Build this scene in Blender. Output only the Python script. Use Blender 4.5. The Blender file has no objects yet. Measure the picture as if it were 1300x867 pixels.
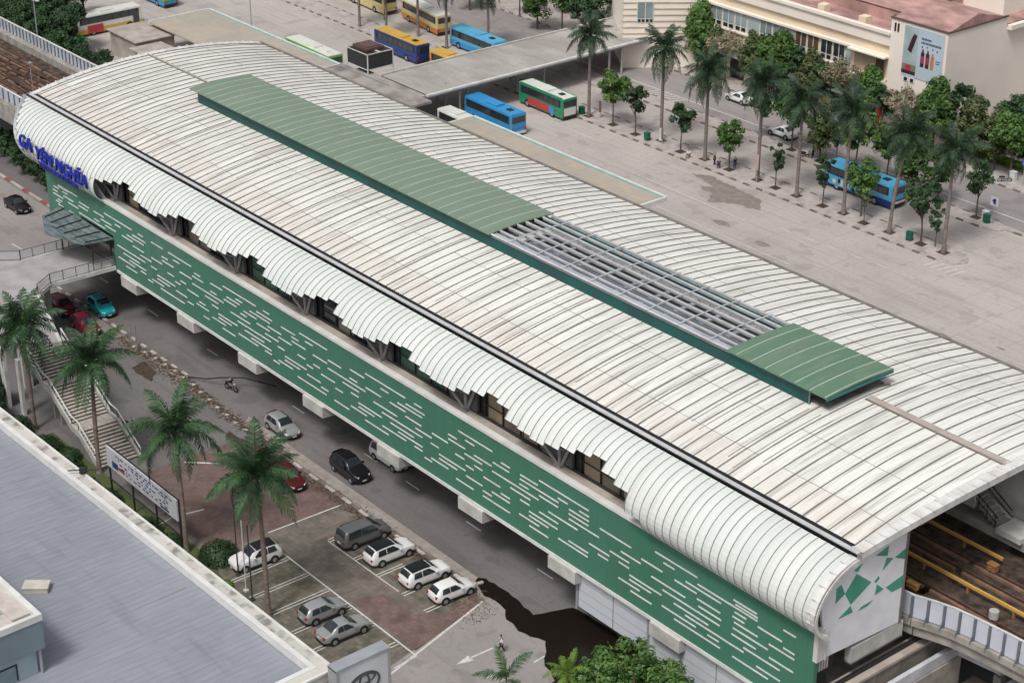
import bpy, bmesh, math, random
from mathutils import Vector, Matrix
random.seed(7)
S = bpy.context.scene
COL = S.collection
R = math.radians
PI = math.pi

# ------------------------------------------------------------------ materials
MATS = {}
def mat(name, c, c2=None, rough=.8, metal=0., scale=1., stretch=(1,1,1), mix=(.35,.65), bump=0., bscale=None, detail=5, spec=.4, rnd=0.):
    if name in MATS: return MATS[name]
    m = bpy.data.materials.new(name); m.use_nodes = True; MATS[name] = m
    n = m.node_tree.nodes; l = m.node_tree.links
    b = n['Principled BSDF']
    b.inputs['Roughness'].default_value = rough; b.inputs['Metallic'].default_value = metal
    b.inputs['Specular IOR Level'].default_value = spec
    if c2 is None: c2 = tuple(x*.82 for x in c)
    geo = n.new('ShaderNodeNewGeometry'); mp = n.new('ShaderNodeMapping')
    mp.inputs['Scale'].default_value = stretch
    l.new(geo.outputs['Position'], mp.inputs['Vector'])
    t = n.new('ShaderNodeTexNoise'); t.inputs['Scale'].default_value = scale; t.inputs['Detail'].default_value = detail
    l.new(mp.outputs[0], t.inputs['Vector'])
    r = n.new('ShaderNodeMapRange'); r.inputs[1].default_value = mix[0]; r.inputs[2].default_value = mix[1]
    l.new(t.outputs[0], r.inputs[0])
    mx = n.new('ShaderNodeMix'); mx.data_type = 'RGBA'
    mx.inputs[6].default_value = (*c, 1); mx.inputs[7].default_value = (*c2, 1)
    l.new(r.outputs[0], mx.inputs[0])
    out = mx.outputs[2]
    if rnd:
        oi = n.new('ShaderNodeObjectInfo'); hs = n.new('ShaderNodeHueSaturation')
        rr = n.new('ShaderNodeMapRange'); rr.inputs[3].default_value = 1-rnd; rr.inputs[4].default_value = 1+rnd
        l.new(oi.outputs['Random'], rr.inputs[0]); l.new(rr.outputs[0], hs.inputs['Value']); l.new(out, hs.inputs['Color'])
        out = hs.outputs[0]
    l.new(out, b.inputs['Base Color'])
    if bump:
        t2 = n.new('ShaderNodeTexNoise'); t2.inputs['Scale'].default_value = bscale or scale*4; t2.inputs['Detail'].default_value = 4
        l.new(mp.outputs[0], t2.inputs['Vector'])
        bm_ = n.new('ShaderNodeBump'); bm_.inputs['Strength'].default_value = bump; bm_.inputs['Distance'].default_value = .05
        l.new(t2.outputs[0], bm_.inputs['Height']); l.new(bm_.outputs[0], b.inputs['Normal'])
    m['out'] = 1
    return m

class NT:
    """small node-graph helper working on world position"""
    def __init__(s, name, rough=.7, spec=.4, metal=0.):
        s.m = bpy.data.materials.new(name); s.m.use_nodes = True; MATS[name] = s.m
        s.n = s.m.node_tree.nodes; s.l = s.m.node_tree.links; s.b = s.n['Principled BSDF']
        s.b.inputs['Roughness'].default_value = rough; s.b.inputs['Specular IOR Level'].default_value = spec
        s.b.inputs['Metallic'].default_value = metal
        g = s.n.new('ShaderNodeNewGeometry'); s.P = g.outputs['Position']
        sp = s.n.new('ShaderNodeSeparateXYZ'); s.l.new(s.P, sp.inputs[0]); s.X, s.Y, s.Z = sp.outputs
    def mth(s, op, a, b=0., c=0.):
        q = s.n.new('ShaderNodeMath'); q.operation = op
        for i, v in enumerate((a, b, c)):
            if hasattr(v, 'is_linked') or hasattr(v, 'links'): s.l.new(v, q.inputs[i])
            else: q.inputs[i].default_value = v
        return q.outputs[0]
    def noise(s, scale, stretch=(1,1,1), detail=4, lo=.35, hi=.65, off=0):
        mp = s.n.new('ShaderNodeMapping'); mp.inputs['Scale'].default_value = stretch; mp.inputs['Location'].default_value = (off, off*1.7, off*.3)
        s.l.new(s.P, mp.inputs[0])
        t = s.n.new('ShaderNodeTexNoise'); t.inputs['Scale'].default_value = scale; t.inputs['Detail'].default_value = detail
        s.l.new(mp.outputs[0], t.inputs[0])
        return s.rng(t.outputs[0], lo, hi, 0, 1)
    def rng(s, v, a, b, c=0., d=1.):
        r = s.n.new('ShaderNodeMapRange'); s.l.new(v, r.inputs[0])
        for i, x in enumerate((a, b, c, d)): r.inputs[i+1].default_value = x
        return r.outputs[0]
    def white(s, v):
        w = s.n.new('ShaderNodeTexWhiteNoise'); w.noise_dimensions = '1D'; s.l.new(v, w.inputs['W']); return w.outputs[0]
    def mix(s, f, a, b):
        q = s.n.new('ShaderNodeMix'); q.data_type = 'RGBA'
        if isinstance(f, float): q.inputs[0].default_value = f
        else: s.l.new(f, q.inputs[0])
        for i, v in ((6, a), (7, b)):
            if isinstance(v, tuple): q.inputs[i].default_value = (*v, 1)
            else: s.l.new(v, q.inputs[i])
        return q.outputs[2]
    def done(s, c, bump=None, bs=.3):
        s.l.new(c, s.b.inputs['Base Color'])
        if bump is not None:
            q = s.n.new('ShaderNodeBump'); q.inputs['Strength'].default_value = bs; q.inputs['Distance'].default_value = .06
            s.l.new(bump, q.inputs['Height']); s.l.new(q.outputs[0], s.b.inputs['Normal'])
        return s.m

# ------------------------------------------------------------------ mesh helpers
class MB:
    def __init__(s): s.v = []; s.f = []; s.mi = []
    def face(s, pts, mi=0):
        k = len(s.v); s.v += [tuple(p) for p in pts]; s.f.append(tuple(range(k, k+len(pts)))); s.mi.append(mi)
    def box(s, x0, x1, y0, y1, z0, z1, M=None, mi=0):
        k = len(s.v)
        P = [(x0,y0,z0),(x1,y0,z0),(x1,y1,z0),(x0,y1,z0),(x0,y0,z1),(x1,y0,z1),(x1,y1,z1),(x0,y1,z1)]
        if M is not None: P = [tuple(M @ Vector(p)) for p in P]
        s.v += P
        for q in ((3,2,1,0),(4,5,6,7),(0,1,5,4),(1,2,6,5),(2,3,7,6),(3,0,4,7)):
            s.f.append(tuple(k+i for i in q)); s.mi.append(mi)
        return s
    def bar(s, a, b, w, h=None, mi=0):
        """rectangular bar from a to b"""
        h = h or w; a = Vector(a); b = Vector(b); d = b-a; L = d.length
        if L < 1e-6: return s
        q = d.to_track_quat('X', 'Z'); M = Matrix.Translation(a) @ q.to_matrix().to_4x4()
        return s.box(0, L, -w/2, w/2, -h/2, h/2, M, mi)
    def prism(s, poly, z0, z1, mi=0, M=None):
        """poly ccw list of (x,y)"""
        k = len(s.v); n = len(poly)
        P = [(x,y,z0) for x,y in poly] + [(x,y,z1) for x,y in poly]
        if M is not None: P = [tuple(M @ Vector(p)) for p in P]
        s.v += P
        s.f.append(tuple(k+i for i in reversed(range(n)))); s.mi.append(mi)
        s.f.append(tuple(k+n+i for i in range(n))); s.mi.append(mi)
        for i in range(n):
            j = (i+1) % n; s.f.append((k+i, k+j, k+n+j, k+n+i)); s.mi.append(mi)
        return s
    def tube(s, path, rad, n=8, cap=True, mi=0):
        """path list of points, rad number or list"""
        path = [Vector(p) for p in path]; m = len(path)
        if not hasattr(rad, '__len__'): rad = [rad]*m
        k = len(s.v)
        for i, p in enumerate(path):
            d = (path[min(i+1, m-1)] - path[max(i-1, 0)]).normalized()
            ref = Vector((0,0,1)) if abs(d.z) < .9 else Vector((1,0,0))
            u = d.cross(ref).normalized(); w = d.cross(u).normalized()
            for j in range(n):
                a = 2*PI*j/n; s.v.append(tuple(p + (u*math.cos(a) + w*math.sin(a))*rad[i]))
        for i in range(m-1):
            for j in range(n):
                s.f.append((k+i*n+j, k+i*n+(j+1)%n, k+(i+1)*n+(j+1)%n, k+(i+1)*n+j)); s.mi.append(mi)
        if cap:
            s.f.append(tuple(k+j for j in range(n))); s.mi.append(mi)
            s.f.append(tuple(k+(m-1)*n+j for j in reversed(range(n)))); s.mi.append(mi)
        return s
    def build(s, name, m, parent=None, smooth=False, loc=None, rotz=0, bevel=0, kind=None, fixn=False):
        me = bpy.data.meshes.new(name); me.from_pydata(s.v, [], s.f)
        ms = m if isinstance(m, (list, tuple)) else [m]
        for x in ms: me.materials.append(x)
        if len(ms) > 1: me.polygons.foreach_set('material_index', s.mi)
        if fixn:
            b = bmesh.new(); b.from_mesh(me); bmesh.ops.remove_doubles(b, verts=b.verts, dist=1e-4); bmesh.ops.recalc_face_normals(b, faces=b.faces); b.to_mesh(me); b.free()
        if smooth:
            me.polygons.foreach_set('use_smooth', [True]*len(me.polygons))
            try: me.set_sharp_from_angle(angle=R(40))
            except Exception: pass
        me.update()
        o = bpy.data.objects.new(name, me); COL.objects.link(o)
        if parent: o.parent = parent
        if loc: o.location = loc
        o.rotation_euler.z = rotz
        if bevel:
            bv = o.modifiers.new('bevel', 'BEVEL'); bv.width = bevel; bv.segments = 2; bv.limit_method = 'ANGLE'
        if kind: o['kind'] = kind
        return o

def thing(name, label, cat, loc=(0,0,0), rotz=0, group=None):
    o = bpy.data.objects.new(name, None); COL.objects.link(o)
    o.location = loc; o.rotation_euler = (0,0,rotz); o['label'] = label; o['category'] = cat
    if group: o['group'] = group
    return o
def tag(o, label, cat, group=None):
    o['label'] = label; o['category'] = cat
    if group: o['group'] = group
    return o
def copy_tree(o, parent=None):
    c = o.copy(); COL.objects.link(c)
    if parent: c.parent = parent
    for ch in KIDS.get(o.name, ()): copy_tree_child(ch, c)
    return c
KIDS = {}
def copy_tree_child(ch, par):
    c = ch.copy(); COL.objects.link(c); c.parent = par
    for g in KIDS.get(ch.name, ()): copy_tree_child(g, c)
def index_kids():
    KIDS.clear()
    for o in bpy.data.objects:
        if o.parent: KIDS.setdefault(o.parent.name, []).append(o)
def place(proto, used, loc, rot, sc, label, cat=None, group=None):
    """first use moves the proto itself, later ones copy it"""
    if proto.name not in used: used.add(proto.name); o = proto
    else: o = copy_tree(proto)
    o.location = loc; o.rotation_euler = (0,0,rot); o.scale = (sc,sc,sc) if not hasattr(sc,'__len__') else sc
    o['label'] = label
    if cat: o['category'] = cat
    if group: o['group'] = group
    return o

# ------------------------------------------------------------------ material set
def flat(name, c, rough=.6, **k): return mat(name, c, tuple(x*.85 for x in c), rough=rough, scale=.8, **k)
white_paint = flat('white_paint', (.72,.72,.70), .5)
line_paint = mat('line_paint', (.62,.61,.58), (.42,.40,.38), rough=.8, scale=3, mix=(.45,.75))
dark = flat('dark', (.018,.018,.02), .5)
black_metal = flat('black_metal', (.03,.03,.032), .45)
steel = flat('steel', (.42,.44,.47), .45, metal=.3)
glass = mat('dark_glass', (.02,.025,.03), (.03,.04,.045), rough=.08, spec=.9, scale=.4)
blue_glass = mat('blue_glass', (.28,.38,.42), (.16,.22,.25), rough=.15, spec=.8, scale=.35)
rubber = flat('rubber', (.02,.02,.02), .8)
rim_m = flat('rim', (.45,.45,.46), .35, metal=.6)
concrete = mat('concrete', (.36,.34,.31), (.22,.205,.185), scale=.9, rough=.9, bump=.2)
concrete_l = mat('concrete_light', (.55,.54,.51), (.40,.39,.37), scale=.7, rough=.85)

# yard concrete: pale pinkish slabs with joints, patches, tyre dirt
def ground_mat(name, c, c2, c3, slab=0, dark_amt=.5, crack=True):
    t = NT(name, rough=.9, spec=.25)
    col = t.mix(t.noise(.08, lo=.35, hi=.65), c, c2)
    col = t.mix(t.mth('MULTIPLY', t.noise(.5, stretch=(.25,1,1), lo=.52, hi=.75, off=9), dark_amt), col, c3)
    col = t.mix(t.mth('MULTIPLY', t.noise(2.2, lo=.5, hi=.8, off=3), .35), col, c3)
    col = t.mix(t.mth('MULTIPLY', t.noise(16, lo=.4, hi=.7, off=3), .22), col, c3)
    col = t.mix(t.mth('MULTIPLY', t.noise(1.1, stretch=(.035,1.3,1), detail=3, lo=.55, hi=.75, off=12), .4), col, c3)
    col = t.mix(t.mth('MULTIPLY', t.noise(.35, detail=2, lo=.60, hi=.64, off=22), .3), col, c3)
    if slab:
        fx = t.mth('ABSOLUTE', t.mth('SUBTRACT', t.mth('FRACT', t.mth('MULTIPLY', t.X, 1/slab)), .5))
        fy = t.mth('ABSOLUTE', t.mth('SUBTRACT', t.mth('FRACT', t.mth('MULTIPLY', t.Y, 1/slab)), .5))
        j = t.rng(t.mth('MAXIMUM', fx, fy), .5-.03/slab*2, .5, 0, .5)
        col = t.mix(j, col, c3)
    return t.done(col, t.noise(9, lo=.3, hi=.7), .15)
yard_m = ground_mat('yard_concrete', (.48,.44,.42), (.41,.375,.357), (.24,.215,.2), slab=5, dark_amt=.35)
road_m = ground_mat('road_asphalt', (.20,.187,.184), (.16,.148,.145), (.09,.082,.08), slab=0, dark_amt=.5)
lane_m = ground_mat('lane_asphalt', (.33,.305,.30), (.27,.25,.245), (.16,.145,.14), slab=0, dark_amt=.4)
base_m = ground_mat('base_ground', (.30,.27,.25), (.24,.22,.2), (.12,.11,.09), slab=0)

def paver_mat(name, c, c2, c3, size):
    t = NT(name, rough=.92, spec=.2)
    ix = t.mth('FLOOR', t.mth('MULTIPLY', t.X, 1/size)); iy = t.mth('FLOOR', t.mth('MULTIPLY', t.Y, 1/size))
    w = t.white(t.mth('ADD', t.mth('MULTIPLY', ix, 17.3), t.mth('MULTIPLY', iy, 5.17)))
    col = t.mix(w, c, c2)
    col = t.mix(t.mth('MULTIPLY', t.noise(.6, lo=.45, hi=.7), .75), col, c3)
    fx = t.mth('ABSOLUTE', t.mth('SUBTRACT', t.mth('FRACT', t.mth('MULTIPLY', t.X, 1/size)), .5))
    fy = t.mth('ABSOLUTE', t.mth('SUBTRACT', t.mth('FRACT', t.mth('MULTIPLY', t.Y, 1/size)), .5))
    col = t.mix(t.rng(t.mth('MAXIMUM', fx, fy), .44, .5, 0, .5), col, c3)
    return t.done(col, t.noise(7, lo=.3, hi=.7), .2)
paver_grey = paver_mat('paver_grey', (.205,.18,.16), (.16,.14,.122), (.085,.073,.062), .5)
paver_red = paver_mat('paver_red', (.20,.135,.125), (.155,.108,.10), (.095,.07,.062), .4)
paver_bay = paver_mat('paver_bay', (.20,.18,.15), (.13,.115,.095), (.05,.052,.033), .42)
paver_walk = paver_mat('paver_walk', (.47,.425,.41), (.41,.37,.355), (.27,.24,.22), .6)
soil = mat('soil', (.085,.06,.045), (.04,.03,.022), scale=3, rough=1)
grass_m = mat('grass', (.06,.10,.025), (.10,.09,.05), scale=2.5, rough=1, bump=.5)
mud_m = mat('wet_mud', (.012,.0085,.007), (.014,.010,.008), rough=.3, scale=1.5, spec=.25)
stain_m = mat('damp_stain', (.20,.17,.15), (.27,.235,.215), rough=.8, scale=1.2)

# ------------------------------------------------------------------ ground
def sheet(name, poly, z, m, label=None):
    b = MB(); b.face([(x,y,z) for x,y in poly]); o = b.build(name, m, kind='structure'); return o
def strip(b, x0, y0, x1, y1, w, z):
    d = Vector((x1-x0, y1-y0)); n = Vector((-d.y, d.x)).normalized()*w/2
    b.face([(x0-n.x,y0-n.y,z),(x1-n.x,y1-n.y,z),(x1+n.x,y1+n.y,z),(x0+n.x,y0+n.y,z)])
sheet('ground', [(-1500,-300),(600,-300),(600,1500),(-1500,1500)], 0, base_m)
sheet('bus_yard', [(-330,116),(-30,116),(-30,183),(-330,183)], .004, yard_m)
sheet('station_road', [(-300,78.6),(-40,78.6),(-40,116),(-300,116)], .008, road_m)
sheet('side_road', [(-300,70),(-176,70),(-176,88.5),(-300,88.5)], .012, lane_m)
sheet('access_lane', [(-176,60),(-126,60),(-126,77.6),(-176,77.6)], .004, road_m)
sheet('parking_pavement', [(-126,58),(-94,58),(-98.2,77.6),(-126,77.6)], .008, paver_grey)
sheet('red_pavement', [(-133,64.5),(-117.6,64.5),(-117.6,77.3),(-133,77.3)], .012, paver_red)
sheet('red_pavement', [(-105,69.2),(-96.2,69.2),(-98,77.0),(-99,77.3),(-100,72),(-104,71.8)], .012, paver_red)
sheet('parking_bays', [(-116.6,60),(-96.4,60),(-96.4,68.7),(-116.6,68.7)], .012, paver_bay)
sheet('parking_bays', [(-113.2,72.9),(-98.5,73.4),(-99.5,77.5),(-113.2,77.5)], .016, paver_bay)
sheet('exit_lane', [(-94,58),(-60,58),(-60,78.6),(-98.2,78.6)], .012, lane_m)
sheet('grass_strip', [(-145,57),(-92,57.2),(-92,60.6),(-110,62.2),(-118,63.8),(-145,63.6)], .02, grass_m)
# far roads
sheet('far_road', [(-330,169.3+3),(-30,169.3+3),(-30,182),(-330,182)], .008, lane_m)
mk = MB()
# parking lines
def ml(x0,y0,x1,y1,w=.14,z=.022): strip(mk,x0,y0,x1,y1,w,z)
ml(-117.4,68.85,-95.6,68.85)
for x in (-113.2,-110.2,-107.3,-104.1,-101.1,-97.9):
    ml(x-.18,63.2,x-.18,68.7,.1); ml(x+.18,63.2,x+.18,68.7,.1)
ml(-113.3,72.8,-103.5,72.95,.1)
for x in (-113.3,-109.6,-106.4,-102.9,-99.9):
    ml(x-.17,72.9,x-.17,75.6,.1); ml(x+.17,72.9,x+.17,75.6,.1)
ml(-117.6,69.6,-117.4,77.4,.14); ml(-124.9,64.6,-124.3,67.4,.14); ml(-124.3,62,-124.9,64.6,.1)
ml(-94.6,64.6,-98.1,77.3,.2,.03)
ml(-95.6,68.85,-95.4,66.6,.12)
# arrow on the exit lane and dashes
ml(-92.8,71.8,-92.7,74.0,.16,.03); mk.face([(-93.15,71.9,.03),(-92.8,70.5,.03),(-92.35,71.9,.03)])
ml(-89.3,75.2,-89.4,76.6,.14,.03); ml(-90,71.3,-90.0,72.6,.14,.03)
ml(-132.5,70.2,-130.2,72.6,.2,.02)
for x in (-172.5,-161.8,-149.9,-134.3,-122.5,-116.1,-107.4,-98):
    ml(x-1,83.7,x+1,83.7,.13,.02)
for x in (-196,-187,-180): ml(x-1.2,80.4,x+1.2,80.6,.13,.02)
# yard markings
ml(-160,150.2,-140,149.9,.1,.012); ml(-150,145,-128,144.7,.1,.012); ml(-176,154.5,-172,154.5,.1,.012)
for k in range(5): ml(-118.5+k*.9,156.2,-118.2+k*.9,158.2,.16,.012)
for k in range(6): ml(-136+k*3.5,151.5+.2*k,-134.4+k*3.5,151.5+.2*k,.1,.012)
for x in range(-250,-100,5): 
    pass
ml(-200,174.6,-100,174.9,.18,.02)
ml(-186,172.0,-146,172.2,.1,.02)
for k in range(7): ml(-181.5+k*.85,172.3,-180.7+k*.85,174.4,.2,.02)
mk.build('road_markings', line_paint, kind='structure')
# puddle of wet mud spreading from the kerb
pud = [(-101.2,78.9),(-100.5,79.5),(-97.8,79.7),(-95.5,79.4),(-94.1,79.3),(-93.6,80.6),(-92.9,82.2),(-92.4,82.5),(-78,82.5),(-74,80),(-78,75.5),(-83,74.2),(-86.5,74.0),(-86.6,75.0),(-87.6,75.5),(-88.4,75.6),(-89.2,76.2),(-89.8,76.9),(-90.9,77.6),(-92.1,77.2),(-93.2,76.9),(-94.2,77.3),(-95,77.2),(-96.1,77.9),(-97.5,78.1),(-98.6,77.9),(-99.8,78.2)]
def wobble(poly, sub=6, amp=.22, seed=3):
    rr = random.Random(seed); out = []
    for i in range(len(poly)):
        a = Vector(poly[i]); b = Vector(poly[(i+1)%len(poly)]); n = max(1, int((b-a).length/.5))
        for k in range(n):
            p = a.lerp(b, k/n); out.append((p.x + rr.uniform(-amp,amp)*.7, p.y + rr.uniform(-amp,amp)*.7))
    return out
def ngon_sheet(name, poly, z, m):
    b = bmesh.new(); vs = [b.verts.new((x,y,z)) for x,y in poly]; f = b.faces.new(vs); bmesh.ops.triangulate(b, faces=[f]); bmesh.ops.recalc_face_normals(b, faces=b.faces)
    me = bpy.data.meshes.new(name); b.to_mesh(me); b.free(); me.materials.append(m); o = bpy.data.objects.new(name, me); COL.objects.link(o); o['kind'] = 'structure'; return o
ngon_sheet('wet_mud_puddle', wobble(pud, amp=.13), .034, mud_m)
ngon_sheet('damp_patch', wobble([(-153,156.9),(-148,156.6),(-143,155.8),(-141,153.6),(-144.5,152.6),(-147,150.5),(-148.5,152.8),(-151.5,153.4),(-150,154.6),(-155,155.6)], amp=.3, seed=5), .012, stain_m)
ngon_sheet('damp_patch', wobble([(-134.8,76.3),(-132.2,76.7),(-130.2,76.2),(-130.6,75.4),(-134,75.5)], amp=.2, seed=8), .018, soil)
ngon_sheet('damp_patch', wobble([(-152.6,77.4),(-149.6,77.2),(-148.2,75.7),(-152,75.6)], amp=.2, seed=9), .014, soil)
rr = random.Random(5)
for k in range(16):
    x = rr.uniform(-210,-100); y = rr.uniform(122,156) ; s_ = rr.uniform(.4,1.4)
    ngon_sheet('oil_stain', [(x+s_*math.cos(a)*rr.uniform(.7,1.5), y+s_*.5*math.sin(a)*rr.uniform(.6,1.3)) for a in [i*PI/5 for i in range(10)]], .0121+.0002*k, stain_m)

# kerbs and walks ----------------------------------------------------------
kerb_w = mat('kerb_pale', (.50,.46,.43), (.34,.31,.28), scale=1.2, rough=.9)
kerb_d = mat('kerb_dark', (.12,.10,.09), (.2,.17,.15), scale=1.2, rough=.9)
kerb_r = mat('kerb_red', (.35,.06,.07), (.3,.1,.1), scale=1.2, rough=.9)
def kerb(name, pts, w=.3, h=.15, seg=1.0, m2=kerb_d, rat=.5):
    b = MB()
    for (x0,y0),(x1,y1) in zip(pts[:-1], pts[1:]):
        d = Vector((x1-x0, y1-y0)); n = max(1, int(d.length/seg)); ang = math.atan2(d.y, d.x)
        M = Matrix.Translation((x0,y0,0)) @ Matrix.Rotation(ang, 4, 'Z'); L = d.length/n
        for i in range(n): b.box(i*L, (i+1)*L-.015, -w/2, w/2, 0, h, M, mi=0 if (i*rat) % 1 < .5 else 1)
    return b.build(name, [kerb_w, m2], kind='structure', bevel=0)
def walk(name, poly, h, m):
    b = MB().prism(poly, 0, h); return b.build(name, m, kind='structure')
# central island with the palm row
isl = [(-300,158.3),(-118.6,158.3),(-116.6,158.8),(-116,160.2),(-117,161.6),(-119,162.1),(-300,162.1)]
walk('traffic_island', isl, .13, paver_walk)
kerb('island_kerb', [(-300,158.2),(-118.6,158.2),(-116.5,158.7),(-115.85,160.2),(-116.9,161.7),(-119,162.2),(-300,162.2)], .26, .16, 1.1, kerb_d, .5)
walk('traffic_island', [(-182,169.7),(-121.5,169.7),(-119.6,170.2),(-119.2,171),(-120,171.8),(-121.5,172.1),(-182,172.1)], .13, paver_walk)
kerb('island_kerb', [(-182,169.6),(-121.5,169.6),(-119.4,170.1),(-119,171),(-119.9,171.9),(-121.5,172.2),(-182,172.2)], .26, .16, 1.1)
kerb('island_kerb', [(-119,171.2),(-112,171.4),(-90,171.6)], .26, .16, 1.1)
walk('footpath', [(-330,182.2),(-60,182.2),(-60,196),(-330,196)], .12, paver_walk)
kerb('footpath_kerb', [(-330,182.1),(-60,182.1)], .26, .16, 1.1)
walk('footpath', [(-206,168.6),(-186,168.6),(-186,172),(-206,174)], .12, paver_walk)
# near kerb with broken black and white blocks
kerb('road_kerb', [(-176,78.9),(-158,79.0),(-147,79.1)], .3, .15, 1.0)
kerb('road_kerb', [(-126,77.75),(-113,77.6),(-101.2,77.9),(-100.3,78.4),(-100.2,79)], .3, .14, 1.2)
kerb('side_kerb', [(-230,88.9),(-196,88.9),(-184,89.2)], .35, .2, 1.6, kerb_r, .34)
# broad concrete edge strip between road and parking
walk('road_edge_strip', [(-135,78.0),(-100.6,78.25),(-101,79.1),(-136,79.3)], .05, mat('edge_strip', (.34,.305,.28),(.24,.215,.195), scale=1))
b = MB(); rr = random.Random(11)
for i in range(60):
    x = -156 + i*.46; y = 78.2 + .5*math.sin(i*.1) + rr.uniform(-.05,.05) - (max(0, -150-x))*.0
    b.box(-.2, .2, -.14, .14, 0, .10, Matrix.Translation((x, y + .25*(i%2), .01)) @ Matrix.Rotation(rr.uniform(-.3,.3), 4, 'Z'), mi=0 if i % 4 else 1)
b.build('broken_kerb', [mat('kerb_broken',(.06,.045,.038),(.12,.09,.075),scale=3), kerb_w], kind='structure')
# litter of dead leaves along the kerb
b = MB(); rr = random.Random(12)
def leaf(b, x, y, z, s, rr):
    a = rr.uniform(0, 2*PI); t = rr.uniform(-.5,.5)
    M = Matrix.Translation((x,y,z)) @ Matrix.Rotation(a,4,'Z') @ Matrix.Rotation(t,4,'X')
    b.face([M @ Vector(p) for p in ((-s,-s*.5,0),(s,-s*.4,0),(s,s*.5,0),(-s,s*.4,0))])
for i in range(4200):
    x = rr.uniform(-159,-99); base = 78.0 if x < -127 else 77.3
    leaf(b, x, base + rr.gauss(0,.38), rr.uniform(.03,.1), rr.uniform(.04,.11), rr)
for i in range(500): leaf(b, rr.uniform(-103,-96), 76+rr.gauss(0,1.2), .05, rr.uniform(.03,.08), rr)
b.build('fallen_leaves', mat('leaf_litter', (.07,.045,.03),(.14,.09,.06), scale=4), kind='stuff')

# ================================================================== STATION
XL, XR = -185.7, -66.2          # roof ends
YG, YC, YF = 83.8, 98.5, 113.2  # gutter, ridge, far eave
def roof_z(y): return 19.3 - 1.5*((y-YC)/14.7)**2
def bow(y):    # the roof ends bulge outwards a little between eaves and ridge
    u = (y-YG)/(YF-YG); return 1.0*math.sin(PI*min(max(u,0),1))
t = NT('roof_sheet', rough=.45, spec=.35)
idx = t.mth('FLOOR', t.mth('MULTIPLY', t.mth('SUBTRACT', t.X, XL), 1/1.175))
pv = t.white(idx)
c = t.mix(pv, (.82,.825,.79), (.71,.715,.68))
c = t.mix(t.mth('MULTIPLY', t.noise(.12, lo=.45, hi=.65), .5), c, (.76,.76,.70))
c = t.mix(t.mth('MULTIPLY', t.noise(1.0, stretch=(2.6,.14,.14), detail=6, lo=.5, hi=.78), .62), c, (.30,.275,.25))
c = t.mix(t.mth('MULTIPLY', t.noise(.8, stretch=(9,.5,.5), detail=5, lo=.55, hi=.8, off=4), .45), c, (.36,.33,.30))
edge = t.mth('MULTIPLY', t.rng(t.mth('ADD', t.Y, t.mth('MULTIPLY', pv, .9)), 88.0, 87.3, 0, 1), t.noise(.25, stretch=(1,.4,1), lo=.2, hi=.6, off=8))
c = t.mix(t.mth('MULTIPLY', edge, .32), c, (.60,.50,.45))
c = t.mix(t.mth('MULTIPLY', t.noise(5, stretch=(1,.6,1), detail=5, lo=.55, hi=.8, off=2), .3), c, (.33,.30,.27))
far = t.mth('MULTIPLY', t.rng(t.X, -95, -170, 0, 1), t.noise(1.9, stretch=(2.6,.16,1), lo=.42, hi=.66, off=6))
c = t.mix(t.mth('MULTIPLY', far, .5), c, (.40,.37,.34))
sm = t.mth('ABSOLUTE', t.mth('SUBTRACT', t.mth('FRACT', t.mth('MULTIPLY', t.mth('SUBTRACT', t.X, XL), 1/1.175)), .5))
c = t.mix(t.mth('MULTIPLY', t.rng(sm, .34, .5, 0, .85), t.noise(.5, stretch=(1,.3,1), lo=.4, hi=.65, off=31)), c, (.33,.31,.28))
c = t.mix(t.mth('MULTIPLY', t.noise(.9, stretch=(4,.13,1), detail=4, lo=.57, hi=.68, off=41), .6), c, (.34,.32,.29))
roof_m = t.done(c)
t = NT('curl_sheet', rough=.35, spec=.45)
c = t.mix(t.white(t.mth('FLOOR', t.mth('MULTIPLY', t.mth('SUBTRACT', t.X, XL), 1/.75))), (.70,.725,.70), (.62,.65,.625))
c = t.mix(t.mth('MULTIPLY', t.noise(.7, stretch=(3,.3,.3), detail=5, lo=.5, hi=.75), .3), c, (.44,.45,.42))
c = t.mix(t.mth('MULTIPLY', t.noise(.12, lo=.45, hi=.6, off=5), .35), c, (.60,.66,.63))
curl_m = t.done(c)
seam_m = mat('seam_metal', (.14,.12,.11), (.22,.20,.185), scale=.9, rough=.7)
seam_l = mat('seam_grey', (.30,.31,.30), (.2,.21,.2), scale=.6, rough=.6)
trim_w = mat('trim_white', (.70,.70,.69), (.55,.54,.52), scale=.9, rough=.5)
beige_ledge = mat('ledge_beige', (.46,.41,.36), (.36,.31,.28), scale=.9, rough=.85)

station = thing('metro_station', 'long elevated metro station with pale curved ribbed roof and green side wall', 'station', (-126,98,0))
ST = (126,-98,0)   # parts are built in world coordinates, offset back from the Empty
def part(b, name, m, parent=station, **k):
    o = b.build(name, m, parent, **k)
    if parent is station: o.location = ST
    return o
def sub(b, name, m, par, **k):
    o = b.build(name, m, par, **k); return o

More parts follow.
